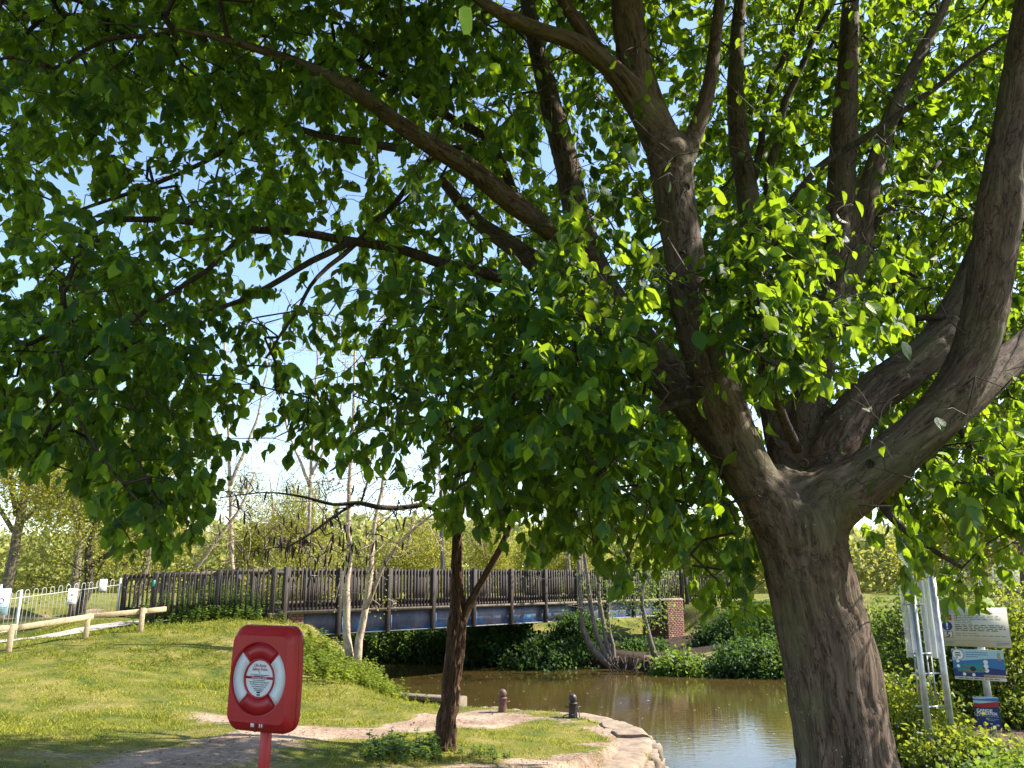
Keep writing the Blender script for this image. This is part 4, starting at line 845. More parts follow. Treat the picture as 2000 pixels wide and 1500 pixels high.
def build_trunk():
    """all thick limbs as tubes, fused by a voxel remesh so that forks flow into each other"""
    mb = MB(); axes = []
    for rows in [TR] + LIMBS:
        p = smooth_path(trace(rows), .09); n = len(p); w = np.linspace(0, 1, n)
        p[:, :3] += (fbm(p[:, :3] * 1.7, 2)[:, None] - .5) * .05 * np.array((1, 1, 0)) if rows is not TR else 0
        r = p[:, 3] * (1 + .10 * (fbm(p[:, :3] * 2.3 + 3, 2) - .5)); mb.tube(p[:, :3] - ORG, r, 14); T = np.gradient(p[:, :3], axis=0); T /= np.linalg.norm(T, axis=1, keepdims=True)
        arc = np.concatenate([[0], np.cumsum(np.linalg.norm(np.diff(p[:, :3], axis=0), axis=1))]); axes.append(np.concatenate([p[:, :3] - ORG, T, r[:, None], arc[:, None]], 1))
    for (u, v, rr, Y) in ((1520, 945, 40, 6.2), (1560, 960, 44, 6.2)):          # burrs in the crotch
        c = at(u, v, Y) - ORG; r = rr / FPX * Y; mb.lathe([(r * math.cos(q), r * math.sin(q)) for q in np.linspace(-1.57, 1.57, 9)], 12, c)
    o = mb.build('trunk_raw', None); m = o.modifiers.new('r', 'REMESH'); m.mode = 'VOXEL'; m.voxel_size = .025; m.use_smooth_shade = True
    s = o.modifiers.new('s', 'SMOOTH'); s.iterations = 9; s.factor = .5
    dg = bpy.context.evaluated_depsgraph_get(); dg.update(); me = bpy.data.meshes.new_from_object(o.evaluated_get(dg)); bpy.data.objects.remove(o)
    n = len(me.vertices); V = np.empty(n * 3, np.float32); me.vertices.foreach_get('co', V); V = V.reshape(-1, 3).astype(float); N = np.empty(n * 3, np.float32); me.vertices.foreach_get('normal', N); N = N.reshape(-1, 3)
    A = np.concatenate(axes); ax = np.zeros((n, 3)); rad = np.zeros(n); cen = np.zeros((n, 3)); arc = np.zeros(n)
    for lo in range(0, n, 20000):
        v = V[lo:lo + 20000]; d = ((v[:, None] - A[None, :, :3]) ** 2).sum(2) / (A[None, :, 6] ** 2); w = np.exp(-d * 1.2) + 1e-12; w /= w.sum(1, keepdims=True)
        ax[lo:lo + 20000] = w @ A[:, 3:6]; rad[lo:lo + 20000] = w @ A[:, 6]; cen[lo:lo + 20000] = w @ A[:, :3]; arc[lo:lo + 20000] = w @ A[:, 7]
    ax0 = ax.copy(); ax /= np.linalg.norm(ax, axis=1, keepdims=True) + 1e-9
    dv = V - cen; q = dv - ax * (dv * ax).sum(1, keepdims=True) * .9 + ax * arc[:, None] * .13     # squashed along the grain
    wob = (fbm(V * 3.0, 2)[:, None] - .5) * .10; q = q + wob
    ridge = 1 - np.abs(2 * fbm(q * 11, 3) - 1); flute = fbm(q * 4.2 + 8, 2) - .5; fine = fbm(q * 34, 2) - .5
    k = np.clip(rad / .28, .25, 1.2); crack = np.clip((ridge - .84) / .16, 0, 1)
    disp = flute * .034 * k - crack * .015 * k + fine * .007 * np.sqrt(k)
    hor = np.clip((fbm(V * np.array((3.0, 3.0, 16.0)), 2) - .62) / .2, 0, 1); disp += -hor * .003 * k
    V2 = V + N * disp[:, None]; me.vertices.foreach_set('co', V2.astype(np.float32).ravel())
    a = me.attributes.new('barkco', 'FLOAT_VECTOR', 'POINT'); a.data.foreach_set('vector', q.astype(np.float32).ravel()); me.polygons.foreach_set('use_smooth', np.ones(len(me.polygons), bool)); me.update(); me.name = 'trunk'; me.materials.clear()
    return link('trunk', me, M['bark'], big)
build_trunk()
def knot(u, v, Y, r):
    c = at(u, v, Y) - ORG; d = -(c + ORG - np.array((0, 0, EYE))); d /= np.linalg.norm(d); q = Vector(d).to_track_quat('Z', 'Y').to_matrix()
    m = MB().lathe([(.0, -.012), (r * .5, -.012), (r * .62, .0), (r * .9, .008), (r, .0), (r * 1.15, -.02)], 18); V = m.V[0] @ np.array(q).T + c; m.V[0] = V; m.build('branch_scar', M['branch'], big, True)
knot(1340, 366, 5.84, .032); knot(1332, 497, 5.85, .03); knot(1366, 752, 5.80, .022); knot(1570, 905, 6.02, .034); knot(1700, 905, 5.86, .03)
for rows in BR:
    p = smooth_path(trace(rows), .12); w = (fbm(p[:, :3] * 2.5 + 1, 2) - .5) * .06; p[:, 0] += w; p[:, 2] -= w * .8
    MB().tube(p[:, :3] - ORG, p[:, 3], 9).build('branch', M['branch'], big, True)

# crown: sprays of leaves hung where the photograph shows foliage
DEN = np.array([[8,8,9,9,9,9,9,9,9,9,9,9,8,7,8,8,8,7,5,6], [6,8,8,8,9,9,9,9,9,8,9,8,7,6,7,7,7,7,5,6], [7,8,8,8,8,8,9,8,9,9,9,8,6,6,7,6,6,7,7,7], [6,8,7,5,6,7,6,7,8,9,8,8,6,6,7,6,6,7,7,6],
 [1,4,6,6,7,6,6,7,8,8,9,9,7,6,8,7,6,6,7,6], [3,7,8,7,7,3,3,6,8,8,9,9,8,7,9,9,7,6,7,5], [8,8,8,7,5,2,4,6,8,9,9,9,8,8,9,8,6,6,5,5], [8,9,9,9,6,3,5,7,8,9,9,9,9,8,8,6,3,6,7,7],
 [7,9,9,9,5,2,5,6,7,9,9,9,9,7,5,1,1,7,8,8], [2,3,9,8,3,1,4,3,5,9,9,9,9,8,2,0,0,7,8,7], [0,0,7,6,0,0,0,0,4,7,9,8,7,7,3,0,4,7,6,4], [0,0,2,3,0,0,0,0,0,2,4,4,5,8,7,0,1,6,4,1]], float) / 9
def den(u, v):
    x = np.clip(u / 100 - .5, 0, 18.999); y = np.clip(v / 100 - .5, 0, 10.999); i = x.astype(int); j = y.astype(int); fx = x - i; fy = y - j
    return DEN[j, i] * (1 - fx) * (1 - fy) + DEN[j, i + 1] * fx * (1 - fy) + DEN[j + 1, i] * (1 - fx) * fy + DEN[j + 1, i + 1] * fx * fy
def limb_field():
    pts = []
    for rows in [TR] + LIMBS:
        r = np.array(rows, float)
        if rows is LD: r = r[r[:, 0] > 640]
        t = np.linspace(0, len(r) - 1, len(r) * 8); pts.append(np.stack([np.interp(t, np.arange(len(r)), r[:, c]) for c in range(4)], 1))
    return np.concatenate(pts)
LIMBPX = limb_field()
def front_zone(u, v): return (((u - 1530) / 160) ** 2 + ((v - 590) / 200) ** 2 < 1) | (((u - 1160) / 125) ** 2 + ((v - 640) / 280) ** 2 < 1)
OUTL = np.array([(-200, 930), (0, 930), (100, 945), (170, 1000), (215, 1085), (350, 1110), (400, 1060), (430, 950), (480, 890), (520, 880), (600, 960), (640, 985), (690, 950), (760, 925), (820, 985), (860, 1040), (960, 1050), (1010, 1085), (1080, 1105), (1140, 1085), (1200, 1170), (1260, 1150), (1330, 1105), (1370, 1215), (1440, 1245), (1500, 1230), (1540, 1130), (1570, 900), (1640, 900), (1665, 1030), (1700, 1110), (1780, 1165), (1850, 1190), (1950, 1215), (1985, 1110), (2050, 1070), (2300, 1100)], float)
def outline(u): return np.interp(u, OUTL[:, 0], OUTL[:, 1])
def crown_targets():
    n = 13400; u = RNG.uniform(-140, 2140, n); v = RNG.uniform(-150, 1185, n); d = den(u, v + np.interp(v, [600, 1000], [62, 40]))
    keep = (RNG.random(n) < np.where((u > 850) & (u < 1400) & (v > 560), 1.35, 1.0) * np.where((u > 1350) & (v < 1000), 2.0, 1.0) * np.where((u < 1350) & (v < 250), 1.12, 1.0) * d ** np.where((u < 900) & (v > 150), 1.75, 1.25) * .255) & (v < outline(u) - 60); u, v = u[keep], v[keep]; m = len(u); r = RNG.random(m)
    near = np.interp(u, [0, 500, 1000, 1400, 2000], [5.0, 5.2, 5.1, 5.2, 5.4]); far = np.interp(u, [0, 500, 1000, 1500, 2000], [8.2, 9.0, 10.4, 11.2, 10.4])
    Y = near + (far - near) * r ** np.where((u > 1350) & (v < 900), .5, 1.0); low = v > 850; Y = np.where(low & (u < 600), 5.0 + 2.6 * r, Y); Y = np.where(low & (u > 600) & (u < 1450), 5.6 + 3.8 * r, Y); Y = np.where(low & (u > 1450), 5.2 + 3.2 * r, Y)
    fz = front_zone(u, v); Y = np.where(fz & (RNG.random(m) < .45), RNG.uniform(4.8, 5.6, m), Y)
    C = np.array([at(a, b, c) for a, b, c in zip(u, v, Y)]); C = np.repeat(C, 3, 0) + RNG.normal(0, 1, (len(C) * 3, 3)) * np.array((.17, .17, .11)); uu, vv, dd = proj(C); return C[vv < outline(uu) - 40]
tgt = crown_targets()
# the crown outside the picture: overhead, to the sides and behind
n = 16000; q = RNG.normal(0, 1, (n, 3)); q /= np.linalg.norm(q, axis=1, keepdims=True); q = q * RNG.random((n, 1)) ** .4 * np.array((7.6, 5.2, 4.6)) + np.array((.9, 5.6, 7.4))
uu, vv, dd = proj(q); out = ((uu < -160) | (uu > 2160) | (vv < -170) | (dd < 1)) & (q[:, 2] > 2.9) & ~((uu > 2100) & (RNG.random(n) < .72)) & ~((q[:, 0] > 5.5) & (RNG.random(n) < .6)) & (np.hypot(q[:, 0], q[:, 1]) > 1.6)  # unseen right side thinned so that sun reaches the upper right leaves
ot = q[out]; ot = ot[RNG.permutation(len(ot))[:3600]]
q = RNG.uniform(-1, 1, (9000, 3)) * np.array((4.4, 4.4, 2.0)) + np.array((.3, 7.2, 9.0)); uu, vv, dd = proj(q); q = q[(vv < -120) & (RNG.random(9000) < .60)]; ot = np.concatenate([ot, q])  # extra unseen leaf block overhead, added to shade the left canopy
sk = Skel(); root = sk.chain(smooth_path(trace(TR), .3)[:, :3], -1, True, False)
for rows in LIMBS:
    p = smooth_path(trace(rows), .18)[:, :3]; sk.chain(p, sk.n and int(np.argmin(((sk.P[:sk.n] - p[0]) ** 2).sum(1))), True, True, 5)
for rows in BR:
    p = smooth_path(trace(rows), .18)[:, :3]; sk.chain(p, int(np.argmin(((sk.P[:sk.n] - p[0]) ** 2).sum(1))), True, True, 1)
tips = sk.attach(np.concatenate([tgt, ot]), .22, .14, .09, .5)
NT = len(tips); tipP = sk.P[tips]; tipD = tipP - sk.P[sk.par[tips]]; tipD /= np.linalg.norm(tipD, axis=1, keepdims=True) + 1e-9
# every tip carries a short drooping leafy shoot
LP, LD_, LN = [], [], []; ku, kv, kd = proj(tipP); k_out = (ku < -120) | (ku > 2120) | (kv < -120) | (kd < 1)
for k in range(NT):
    p = tipP[k].copy(); d = tipD[k] * .6 + np.array((0, 0, -.25)) + RNG.normal(0, .38, 3); d /= np.linalg.norm(d); par = tips[k]; ns = int(RNG.integers(4, 8)); inframe = k >= 0
    side = np.cross(d, (0, 0, 1.0)); side /= np.linalg.norm(side) + 1e-9; sg = 1
    for m in range(ns):
        stp = RNG.uniform(.042, .066); d = d + np.array((0, 0, -.13)) + RNG.normal(0, .08, 3); d /= np.linalg.norm(d); p2 = p + d * stp; par = sk.add(p2, par, k_out[k]); sk.w[par] += .15
        side = np.cross(d, (0, 0, 1.0)); side /= np.linalg.norm(side) + 1e-9
        for c in range(2 if m < ns - 1 else 3):
            sg = -sg; td = d * .45 + side * sg * RNG.uniform(.4, .95) + np.array((0, 0, -RNG.uniform(.45, 1.25))) + RNG.normal(0, .22, 3)
            LP.append(p2 + RNG.normal(0, .012, 3)); LD_.append(td); LN.append(np.array((0, 0, .55)) + RNG.normal(0, .62, 3) - .25 * d)
        p = p2
LP = np.array(LP); LD_ = np.array(LD_); LN = np.array(LN); ls_ = RNG.normal(.108, .028, len(LP)).clip(.04, .165); young = RNG.random(len(LP)) < .06; ls_ = np.where(young, ls_ * .6, ls_)
LD_ /= np.linalg.norm(LD_, axis=1, keepdims=True)
# keep the limbs readable: thin out leaves that hang in front of them
lu, lv, ldp = proj(LP + LD_ * ls_[:, None] * .5); drop = np.zeros(len(LP), bool)
for lo in range(0, len(LIMBPX), 200):
    L_ = LIMBPX[lo:lo + 200]; dd_ = np.hypot(lu[:, None] - L_[None, :, 0], lv[:, None] - L_[None, :, 1]); hit = (dd_ < L_[None, :, 2] * .5 + 16) & (LP[:, 1:2] < L_[None, :, 3] + .1); drop |= hit.any(1)
fz = front_zone(lu, lv); drop &= RNG.random(len(LP)) < np.where(fz, .5, .95); drop |= (ldp < 2.3) & (np.abs(lu - 1000) < 1200) & (lv > -200)
for (gu, gv, gY, gr) in ((1606, 1105, 5.95, .10), (1640, 1180, 5.95, .08), (1632, 1165, 5.95, .07), (1672, 1262, 5.98, .11), (1655, 1285, 5.95, .08), (1690, 1335, 6.0, .12), (1672, 1345, 5.95, .07), (1480, 905, 5.9, .07), (1580, 760, 6.5, .09), (1112, 290, 7.2, .10)):   # leaves cleared along sun rays to put sun spots on trunk and limbs
    g0 = at(gu, gv, gY); sv = np.array(SUNV); rel = LP - g0; tt = rel @ sv; drop |= (tt > 0) & (np.linalg.norm(rel - tt[:, None] * sv, axis=1) < gr + .13)
low_ok = lv < outline(lu) + 55 * (fbm(np.stack([lu * .012, lv * .004, LP[:, 1]], 1), 2) - .5) + RNG.normal(0, 10, len(lu)); keep = ~drop & (low_ok | (lu < -100) | (lu > 2100)); LP, LD_, LN, ls_, young = LP[keep], LD_[keep], LN[keep], ls_[keep], young[keep]
LR = frames(LD_, LN); LS = np.stack([ls_ * RNG.uniform(.8, 1.22, len(ls_)), ls_, ls_ * RNG.uniform(-.6, 2.6, len(ls_))], 1); tint = np.clip(RNG.beta(2.2, 2.2, len(ls_)) * .8 + .1 * (fbm(LP * .7, 2) - .5), 0, .85); tint[young] = .99
lu, lv, ldp = proj(LP); infr = (lu > 20) & (lu < 1980) & (lv > 20) & (lv < 1230) & (ldp > 1); face = np.abs((LR[:, :, 2] * (LP - np.array((0, 0, EYE)))).sum(1)) / np.linalg.norm(LP, axis=1)
size = np.where(infr, ls_ ** 2 * face / np.maximum(ldp, 1) ** 2, 0); top = np.argsort(-size)[:300]; rest = np.ones(len(LP), bool); rest[top] = False
fin = (lu > -60) & (lu < 2060) & (lv > -60) & (ldp > 1); parts_ = []
for sel, (pv_, pf_, pu_) in ((rest & fin, (PVL, PFL, PUL)), (rest & ~fin, (SVL * np.array((1.1, 1, 1)), SFL, SUL))): parts_.append(scatter(pv_, pf_, LR[sel], LP[sel] - ORG, LS[sel], pu_, tint[sel]))
V = np.concatenate([q[0] for q in parts_]); F = np.concatenate([parts_[0][1], parts_[1][1] + len(parts_[0][0])]); uv = np.concatenate([q[2] for q in parts_]); ti = np.concatenate([q[3] for q in parts_]); crown = link('crown', mesh_np('crown', V, F, uv, ti, True), M['leaf'], big); crown['kind'] = 'stuff'
lm = [mesh_np('leaf', leaf_proto(f, c)[0], PFL, PUL, np.full(11, .12 * q), True) for q, (f, c) in enumerate(((.10, -.12), (.14, -.2), (.06, -.05), (.12, .06)))]
for q, k in enumerate(top):
    o = bpy.data.objects.new('leaf', lm[q % 4]); COL.objects.link(o); o.parent = crown; Mx = np.eye(4); Mx[:3, :3] = LR[k] * LS[k][None, :]; Mx[:3, 3] = LP[k] - ORG; o.matrix_local = Matrix(Mx)
    if not lm[q % 4].materials: lm[q % 4].materials.append(M['leaf'])
V, F = sk.wood(.0019, .46, .03, 3); tw = link('twigs', mesh_np('twigs', V - ORG, F, smooth=True), M['twig'], big); tw['kind'] = 'stuff'
print('BIG TREE leaves', len(LP), 'sprays', NT, 'nodes', sk.n)

# ---------------------------------------------------------------- generic smaller trees and shrubs
def make_tree(name, label, base, stems, targets, barkm, leafm, leafn, leafs, spread, r0=.004, ex=.45, group=None, cat='tree', step=.45, lift=.1, up=.0, sides=3, twigm=None, droop=.3, proto=None, okfrom=.35, twigname='twigs', rmax=9.0):
    """stems: list of rows (x,y,z,r) in world space; targets: points where foliage clumps sit"""
    t = empty(name, base, label, cat, group); B = np.array(base, float); s = Skel(max(4000, int(len(targets) * 14) + 4000))
    for q, st in enumerate(stems):
        p = smooth_path(np.array(st, float), .3); w = (fbm(p[:, :3] * 1.3 + q * 9, 2) - .5) * .12; p[1:, 0] += w[1:]; MB().tube(p[:, :3] - B, p[:, 3], 9).build('trunk' if q == 0 else 'limb', barkm, t, True)
        par = -1 if s.n == 0 else int(np.argmin(((s.P[:s.n] - p[0, :3]) ** 2).sum(1))); s.chain(p[:, :3], par, True, True, int(len(p) * (okfrom if q == 0 else .15)))
    tips = s.attach(targets, step, lift, .1, up); V, F = s.wood(r0, ex, rmax, sides); w = link(twigname, mesh_np(twigname, V - B, F, smooth=True), twigm or barkm, t); w['kind'] = 'stuff'
    if leafn:
        P = np.repeat(s.P[tips], leafn, 0); n = len(P); off = RNG.normal(0, spread, (n, 3)); D = RNG.normal(0, 1, (n, 3)) + np.array((0, 0, -droop)); N = RNG.normal(0, 1, (n, 3)) + np.array((0, 0, .6)); pv, pf, pu = proto or (SVL, SFL, SUL)
        sc = np.clip(RNG.normal(leafs, leafs * .25, n), leafs * .4, leafs * 1.8); ti = np.clip(RNG.beta(2, 2, n) * .85, 0, .9); V, F, uv, ti = scatter(pv, pf, frames(D, N), P + off - B, np.stack([sc, sc, sc], 1), pu, ti)
        c = link('crown', mesh_np('crown', V, F, uv, ti), leafm, t); c['kind'] = 'stuff'
    return t, s, tips
def copy_tree(o, loc, rz, sc, label, group=None):
    c = o.copy(); COL.objects.link(c); c.location = loc; c.rotation_euler = (0, 0, rz); c.scale = (sc, sc, sc); c['label'] = label
    if group: c['group'] = group
    for ch in o.children:
        d = ch.copy(); COL.objects.link(d); d.parent = c
    return c
def blob(n, c, r, hollow=.35, zmin=None, lump=.0):
    q = RNG.normal(0, 1, (n, 3)); q /= np.linalg.norm(q, axis=1, keepdims=True); rad = (hollow + (1 - hollow) * RNG.random((n, 1))) 
    if lump: rad = rad * (1 - lump + 2 * lump * fbm(q * 1.6 + np.array(c) * .7, 2)[:, None])
    p = q * rad * np.array(r) + np.array(c)
    if zmin is not None: p[:, 2] = np.maximum(p[:, 2], zmin)
    return p
def shrub(name, label, x, y, r, h, n, leafm, leafs, leafn=22, spread=.16, cat='shrub', group=None, stems=4, proto=None, zb=None, hollow=.45, sink=.0):
    z = (zg(x, y) if zb is None else zb) - sink; base = (x, y, z); tg = blob(n, (x, y, z + h * .46), (r[0], r[1], h * .56), hollow, z + .05, .3); st = []
    for k in range(stems):
        a = 6.28 * k / stems + .5; st.append([(x + .08 * math.cos(a), y + .08 * math.sin(a), z - .1, .025), (x + .3 * r[0] * math.cos(a), y + .3 * r[1] * math.sin(a), z + h * .35, .018), (x + .45 * r[0] * math.cos(a), y + .45 * r[1] * math.sin(a), z + h * .7, .008)])
    return make_tree(name, label, base, st, tg, M['branch'], leafm, leafn, leafs, spread, .003, .42, group, cat, .35, .1, twigm=M['twig'], proto=proto, okfrom=.1, rmax=.03)[0]
# ---------------------------------------------------------------- furrowed small tree by the path
def furrow_trunk(rows, parent, org, seed, amp, sides=72, step=.025, name='trunk', flare=True):
    p = smooth_path(trace(rows), step); n = len(p); V, F, t = tube(p[:, :3], p[:, 3], sides); V = V.reshape(n, sides, 3); C = p[:, None, :3]; D = V - C; arc = np.concatenate([[0], np.cumsum(np.linalg.norm(np.diff(p[:, :3], axis=0), axis=1))])
    th = np.broadcast_to(t[None, :], (n, sides)); s = np.broadcast_to(arc[:, None], (n, sides)); r = p[:, 3][:, None]
    g = lambda k, f, ph: 1 - np.abs(2 * fbm(np.stack([(np.cos(th + ph * s) * k).ravel(), (np.sin(th + ph * s) * k).ravel(), (s * f).ravel() + seed], 1), 2) - 1)
    rid = np.maximum(g(5.2, 1.5, .22), g(5.6, 1.8, -.18)).reshape(n, sides); crack = np.clip((rid - .72) / .28, 0, 1); low = fbm(np.stack([(np.cos(th) * 1.3).ravel(), (np.sin(th) * 1.3).ravel(), (s * .9).ravel() + 3 + seed], 1), 2).reshape(n, sides) - .5
    k = 1 + low * .22 - crack * amp
    if flare: k = k + .55 * np.exp(-s / .14) * (.5 + .5 * np.cos(th * 3 + 1))
    W = C + D * k[..., None]; me = mesh_np(name, W.reshape(-1, 3) - org, F, smooth=True); a = me.attributes.new('barkco', 'FLOAT_VECTOR', 'POINT')
    q = np.stack([np.cos(th) * r * 1.2, np.sin(th) * r * 1.2, s * .16], 2).reshape(-1, 3); a.data.foreach_set('vector', q.astype(np.float32).ravel()); return link(name, me, M['furrow'], parent)
SY = 10.3
sb = ground_pt(868, 1464); SY = sb[1]
ro = empty('furrowed_tree', sb, 'slender brown tree with deeply furrowed bark beside the earth path', 'tree'); RO = np.array(sb)
R1 = [(866, 1480, 46, SY), (870, 1440, 43, SY), (879, 1360, 39, SY), (888, 1280, 39, SY), (893, 1215, 38, SY), (892, 1150, 26, SY), (893, 1090, 23, SY), (894, 1040, 21, SY), (900, 990, 18, SY), (910, 940, 14, SY)]
R2 = [(893, 1250, 30, SY), (908, 1200, 20, SY), (925, 1165, 17, SY), (950, 1120, 15, SY), (975, 1075, 14, SY), (995, 1030, 12, SY), (1012, 980, 9, SY)]
furrow_trunk(R1, ro, RO, 0.0, .40); furrow_trunk(R2, ro, RO, 5.0, .22, 40, .03, 'second_stem', False)
R3 = [(893, 1050, 13, SY), (872, 1018, 12, SY), (845, 992, 11, SY - .05), (825, 986, 10, SY - .1), (780, 992, 10, SY - .2), (735, 990, 10, SY - .4), (700, 982, 9, SY - .5), (650, 985, 7, SY - .6), (590, 970, 5, SY - .8), (520, 962, 3, SY - 1.0), (430, 972, 2, SY - 1.1)]
R4 = [(903, 975, 14, SY), (915, 945, 12, SY + .2), (925, 915, 11, SY + .3), (898, 890, 10, SY + .5), (880, 830, 7, SY + .6), (890, 740, 4, SY + .7)]
R5 = [(690, 985, 6, SY - .5), (650, 1010, 6, SY - .6), (610, 1040, 5, SY - .7), (560, 1070, 3, SY - .8)]; R6 = [(705, 982, 5, SY - .4), (718, 940, 4, SY - .4), (725, 900, 3, SY - .3), (735, 860, 2, SY - .2)]
s = Skel(12000); s.chain(trace(R1)[:, :3], -1, True, False)
for rows in (R2, R3, R4, R5, R6):
    p = smooth_path(trace(rows), .1)
    if rows is not R2: MB().tube(p[:, :3] - RO, p[:, 3], 8).build('limb', M['furrow'] if rows is R4 else M['branch'], ro, True)
    s.chain(p[:, :3], int(np.argmin(((s.P[:s.n] - p[0, :3]) ** 2).sum(1))), True, True, 2)
tg = np.array([at(RNG.uniform(430, 860), np.clip(RNG.normal(985, 62), 880, 1130), SY + RNG.uniform(-1.6, .6)) for _ in range(240)] + [at(RNG.normal(640, 85), RNG.normal(1065, 34), SY + RNG.uniform(-1.3, .0)) for _ in range(90)] + [at(RNG.uniform(820, 1060), RNG.uniform(820, 1030), SY + RNG.uniform(-.6, 1.2)) for _ in range(70)])
tips = s.attach(tg, .14, .02, .10); V, F = s.wood(.0022, .44, .02, 3); w = link('twigs', mesh_np('twigs', V - RO, F, smooth=True), M['twig'], ro); w['kind'] = 'stuff'
P = s.P[tips]; n = 420; pk = P[RNG.integers(0, len(P), n)]; D = RNG.normal(0, 1, (n, 3)); sc = np.clip(RNG.normal(.035, .01, n), .015, .06); V, F, uv, ti = scatter(SVL, SFL, frames(D, RNG.normal(0, 1, (n, 3))), pk + RNG.normal(0, .03, (n, 3)) - RO, np.stack([sc] * 3, 1), SUL, RNG.random(n) * .9); c = link('crown', mesh_np('crown', V, F, uv, ti), M['bud'], ro); c['kind'] = 'stuff'
pod = MB().tube([(0, 0, 0), (.004, .002, -.03), (.0, .004, -.08), (-.006, .0, -.125), (-.004, 0, -.15)], [.003, .011, .014, .010, .002], 6).mesh('seed_pod', True)
uu_, vv_, _ = proj(P); cand = np.where((vv_ > 1010) & (uu_ < 800))[0]; cand2 = np.where((vv_ > 930) & (vv_ <= 1010))[0]
for k in list(RNG.choice(cand, 120)) + list(RNG.choice(cand2, 26)):
    q = P[k] + RNG.normal(0, .05, 3) - RO; shared('seed_pod', pod, M['pod'], ro, q, RNG.uniform(0, 6.28), (RNG.uniform(.7, 1.1), RNG.uniform(.7, 1.1), RNG.uniform(.6, 1.1)), RNG.normal(0, .3))

# ---------------------------------------------------------------- leafy weeds at the foot of the small tree, nettles on the bank
def weeds(name, label, pts, h, leafs, m, n_leaf, cat='weeds'):
    """upright stems with paired leaves, one clump"""
    P, D, N, S_, A, B_ = [], [], [], [], [], []
    for (x, y, hh) in pts:
        z = zg(x, y); top = np.array((x + RNG.normal(0, .12 * hh), y + RNG.normal(0, .12 * hh), z + hh)); b = np.array((x, y, z)); A.append(b); B_.append(top); a = RNG.uniform(0, 6.28)
        for k in range(n_leaf):
            f = .2 + .8 * k / (n_leaf - 1); a += 1.57 + RNG.normal(0, .3)
            for q in (0, math.pi):
                d = np.array((math.cos(a + q), math.sin(a + q), RNG.uniform(-.35, .45))); P.append(b + (top - b) * f); D.append(d); N.append(np.array((0, 0, 1.0)) + RNG.normal(0, .3, 3)); S_.append(leafs * (1.15 - .5 * f) * RNG.uniform(.7, 1.3))
    P, D, N, S_, A, B_ = map(np.array, (P, D, N, S_, A, B_)); org = A.mean(0); t = empty(name, org, label, cat); V, F, uv, ti = scatter(PVL, PFL, frames(D, N), P - org, np.stack([S_ * 1.15, S_, S_], 1), PUL, RNG.random(len(P)) * .8)
    c = link('leaves', mesh_np('leaves', V, F, uv, ti, True), m, t); c['kind'] = 'stuff'; V, F = prisms(A - org, B_ - org, np.full(len(A), .005), np.full(len(A), .003), 4); w = link('stems', mesh_np('stems', V, F), M['nettle'], t); w['kind'] = 'stuff'; return t
wp = []
for _ in range(120):
    g = ground_pt(RNG.uniform(722, 850), 1474 + RNG.normal(0, 9)); wp.append((g[0] + RNG.normal(0, .05), g[1] + RNG.normal(0, .10), RNG.uniform(.06, .20)))
weeds('weed_clump', 'low dark green leafy weeds at the foot of the furrowed tree', wp, .2, .075, M['midleaf'], 5)
wp = [(-.35 + RNG.normal(0, .18), sb[1] - .25 + RNG.normal(0, .15), RNG.uniform(.05, .12)) for _ in range(26)]
weeds('weed_clump', 'sparse small weeds on the earth right of the furrowed tree', wp, .1, .05, M['midleaf'], 4)
def bank(n, cx, cy, sx, sy, h0, h1): return [(cx + RNG.normal(0, sx), cy + RNG.normal(0, sy), RNG.uniform(h0, h1)) for _ in range(n)]
weeds('nettle_clump', 'tall sunlit nettles on the bank under the near end of the bridge', bank(280, -4.45, 19.6, .5, .42, .12, .36), .5, .09, M['nettle'], 7, 'nettles')
weeds('nettle_clump', 'bright nettles spilling down the bank in front of the pale twin trunks', bank(330, -4.1, 18.4, .62, .55, .18, .48), .5, .09, M['nettle'], 7, 'nettles')
weeds('nettle_clump', 'small fresh green weeds beside the landing step', bank(90, -2.9, 18.0, .35, .3, .12, .3), .3, .08, M['nettle'], 5, 'nettles')
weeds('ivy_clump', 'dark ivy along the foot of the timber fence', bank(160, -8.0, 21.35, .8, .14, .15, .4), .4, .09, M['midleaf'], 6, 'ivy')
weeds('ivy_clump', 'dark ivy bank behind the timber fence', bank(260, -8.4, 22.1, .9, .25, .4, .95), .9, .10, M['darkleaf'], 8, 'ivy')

# ---------------------------------------------------------------- pale twin-stemmed tree by the bridge
BY = 18.9
st = [[(685, 1305, 17, BY), (678, 1240, 15, BY), (676, 1180, 14, BY), (684, 1100, 12, BY), (681, 1020, 10, BY), (684, 920, 8, BY), (690, 800, 6, BY), (694, 660, 4, BY), (700, 540, 2, BY)],
      [(695, 1308, 17, BY - .1), (702, 1250, 15, BY - .1), (712, 1190, 13, BY - .1), (722, 1130, 11, BY - .1), (727, 1050, 9, BY), (745, 960, 7, BY), (756, 870, 5, BY), (762, 740, 3, BY + .3)],
      [(711, 1195, 9, BY - .1), (735, 1140, 8, BY - .3), (760, 1085, 7, BY - .4), (800, 1040, 6, BY - .5), (850, 1000, 4, BY - .6), (890, 950, 2, BY - .6)]]
stw = [trace(r) for r in st]; base = (stw[0][0][0], stw[0][0][1], zg(stw[0][0][0], stw[0][0][1]))
tg = np.array([at(RNG.normal(715, 75), RNG.uniform(520, 1090), BY + RNG.normal(0, 1.1)) for _ in range(420)] + [at(RNG.uniform(600, 780), RNG.uniform(1060, 1190), BY + RNG.normal(-.4, .5)) for _ in range(34)] + [at(RNG.normal(820, 50), RNG.uniform(900, 1090), BY + RNG.normal(-.5, .6)) for _ in range(90)])
make_tree('birch_tree', 'pale cream twin-stemmed young tree standing in front of the bridge', base, stw, tg, M['birch'], M['spring'], 5, .055, .10, .0045, .42, None, 'tree', .35, -.05, .0, twigm=M['birch'], okfrom=.35, rmax=.03)

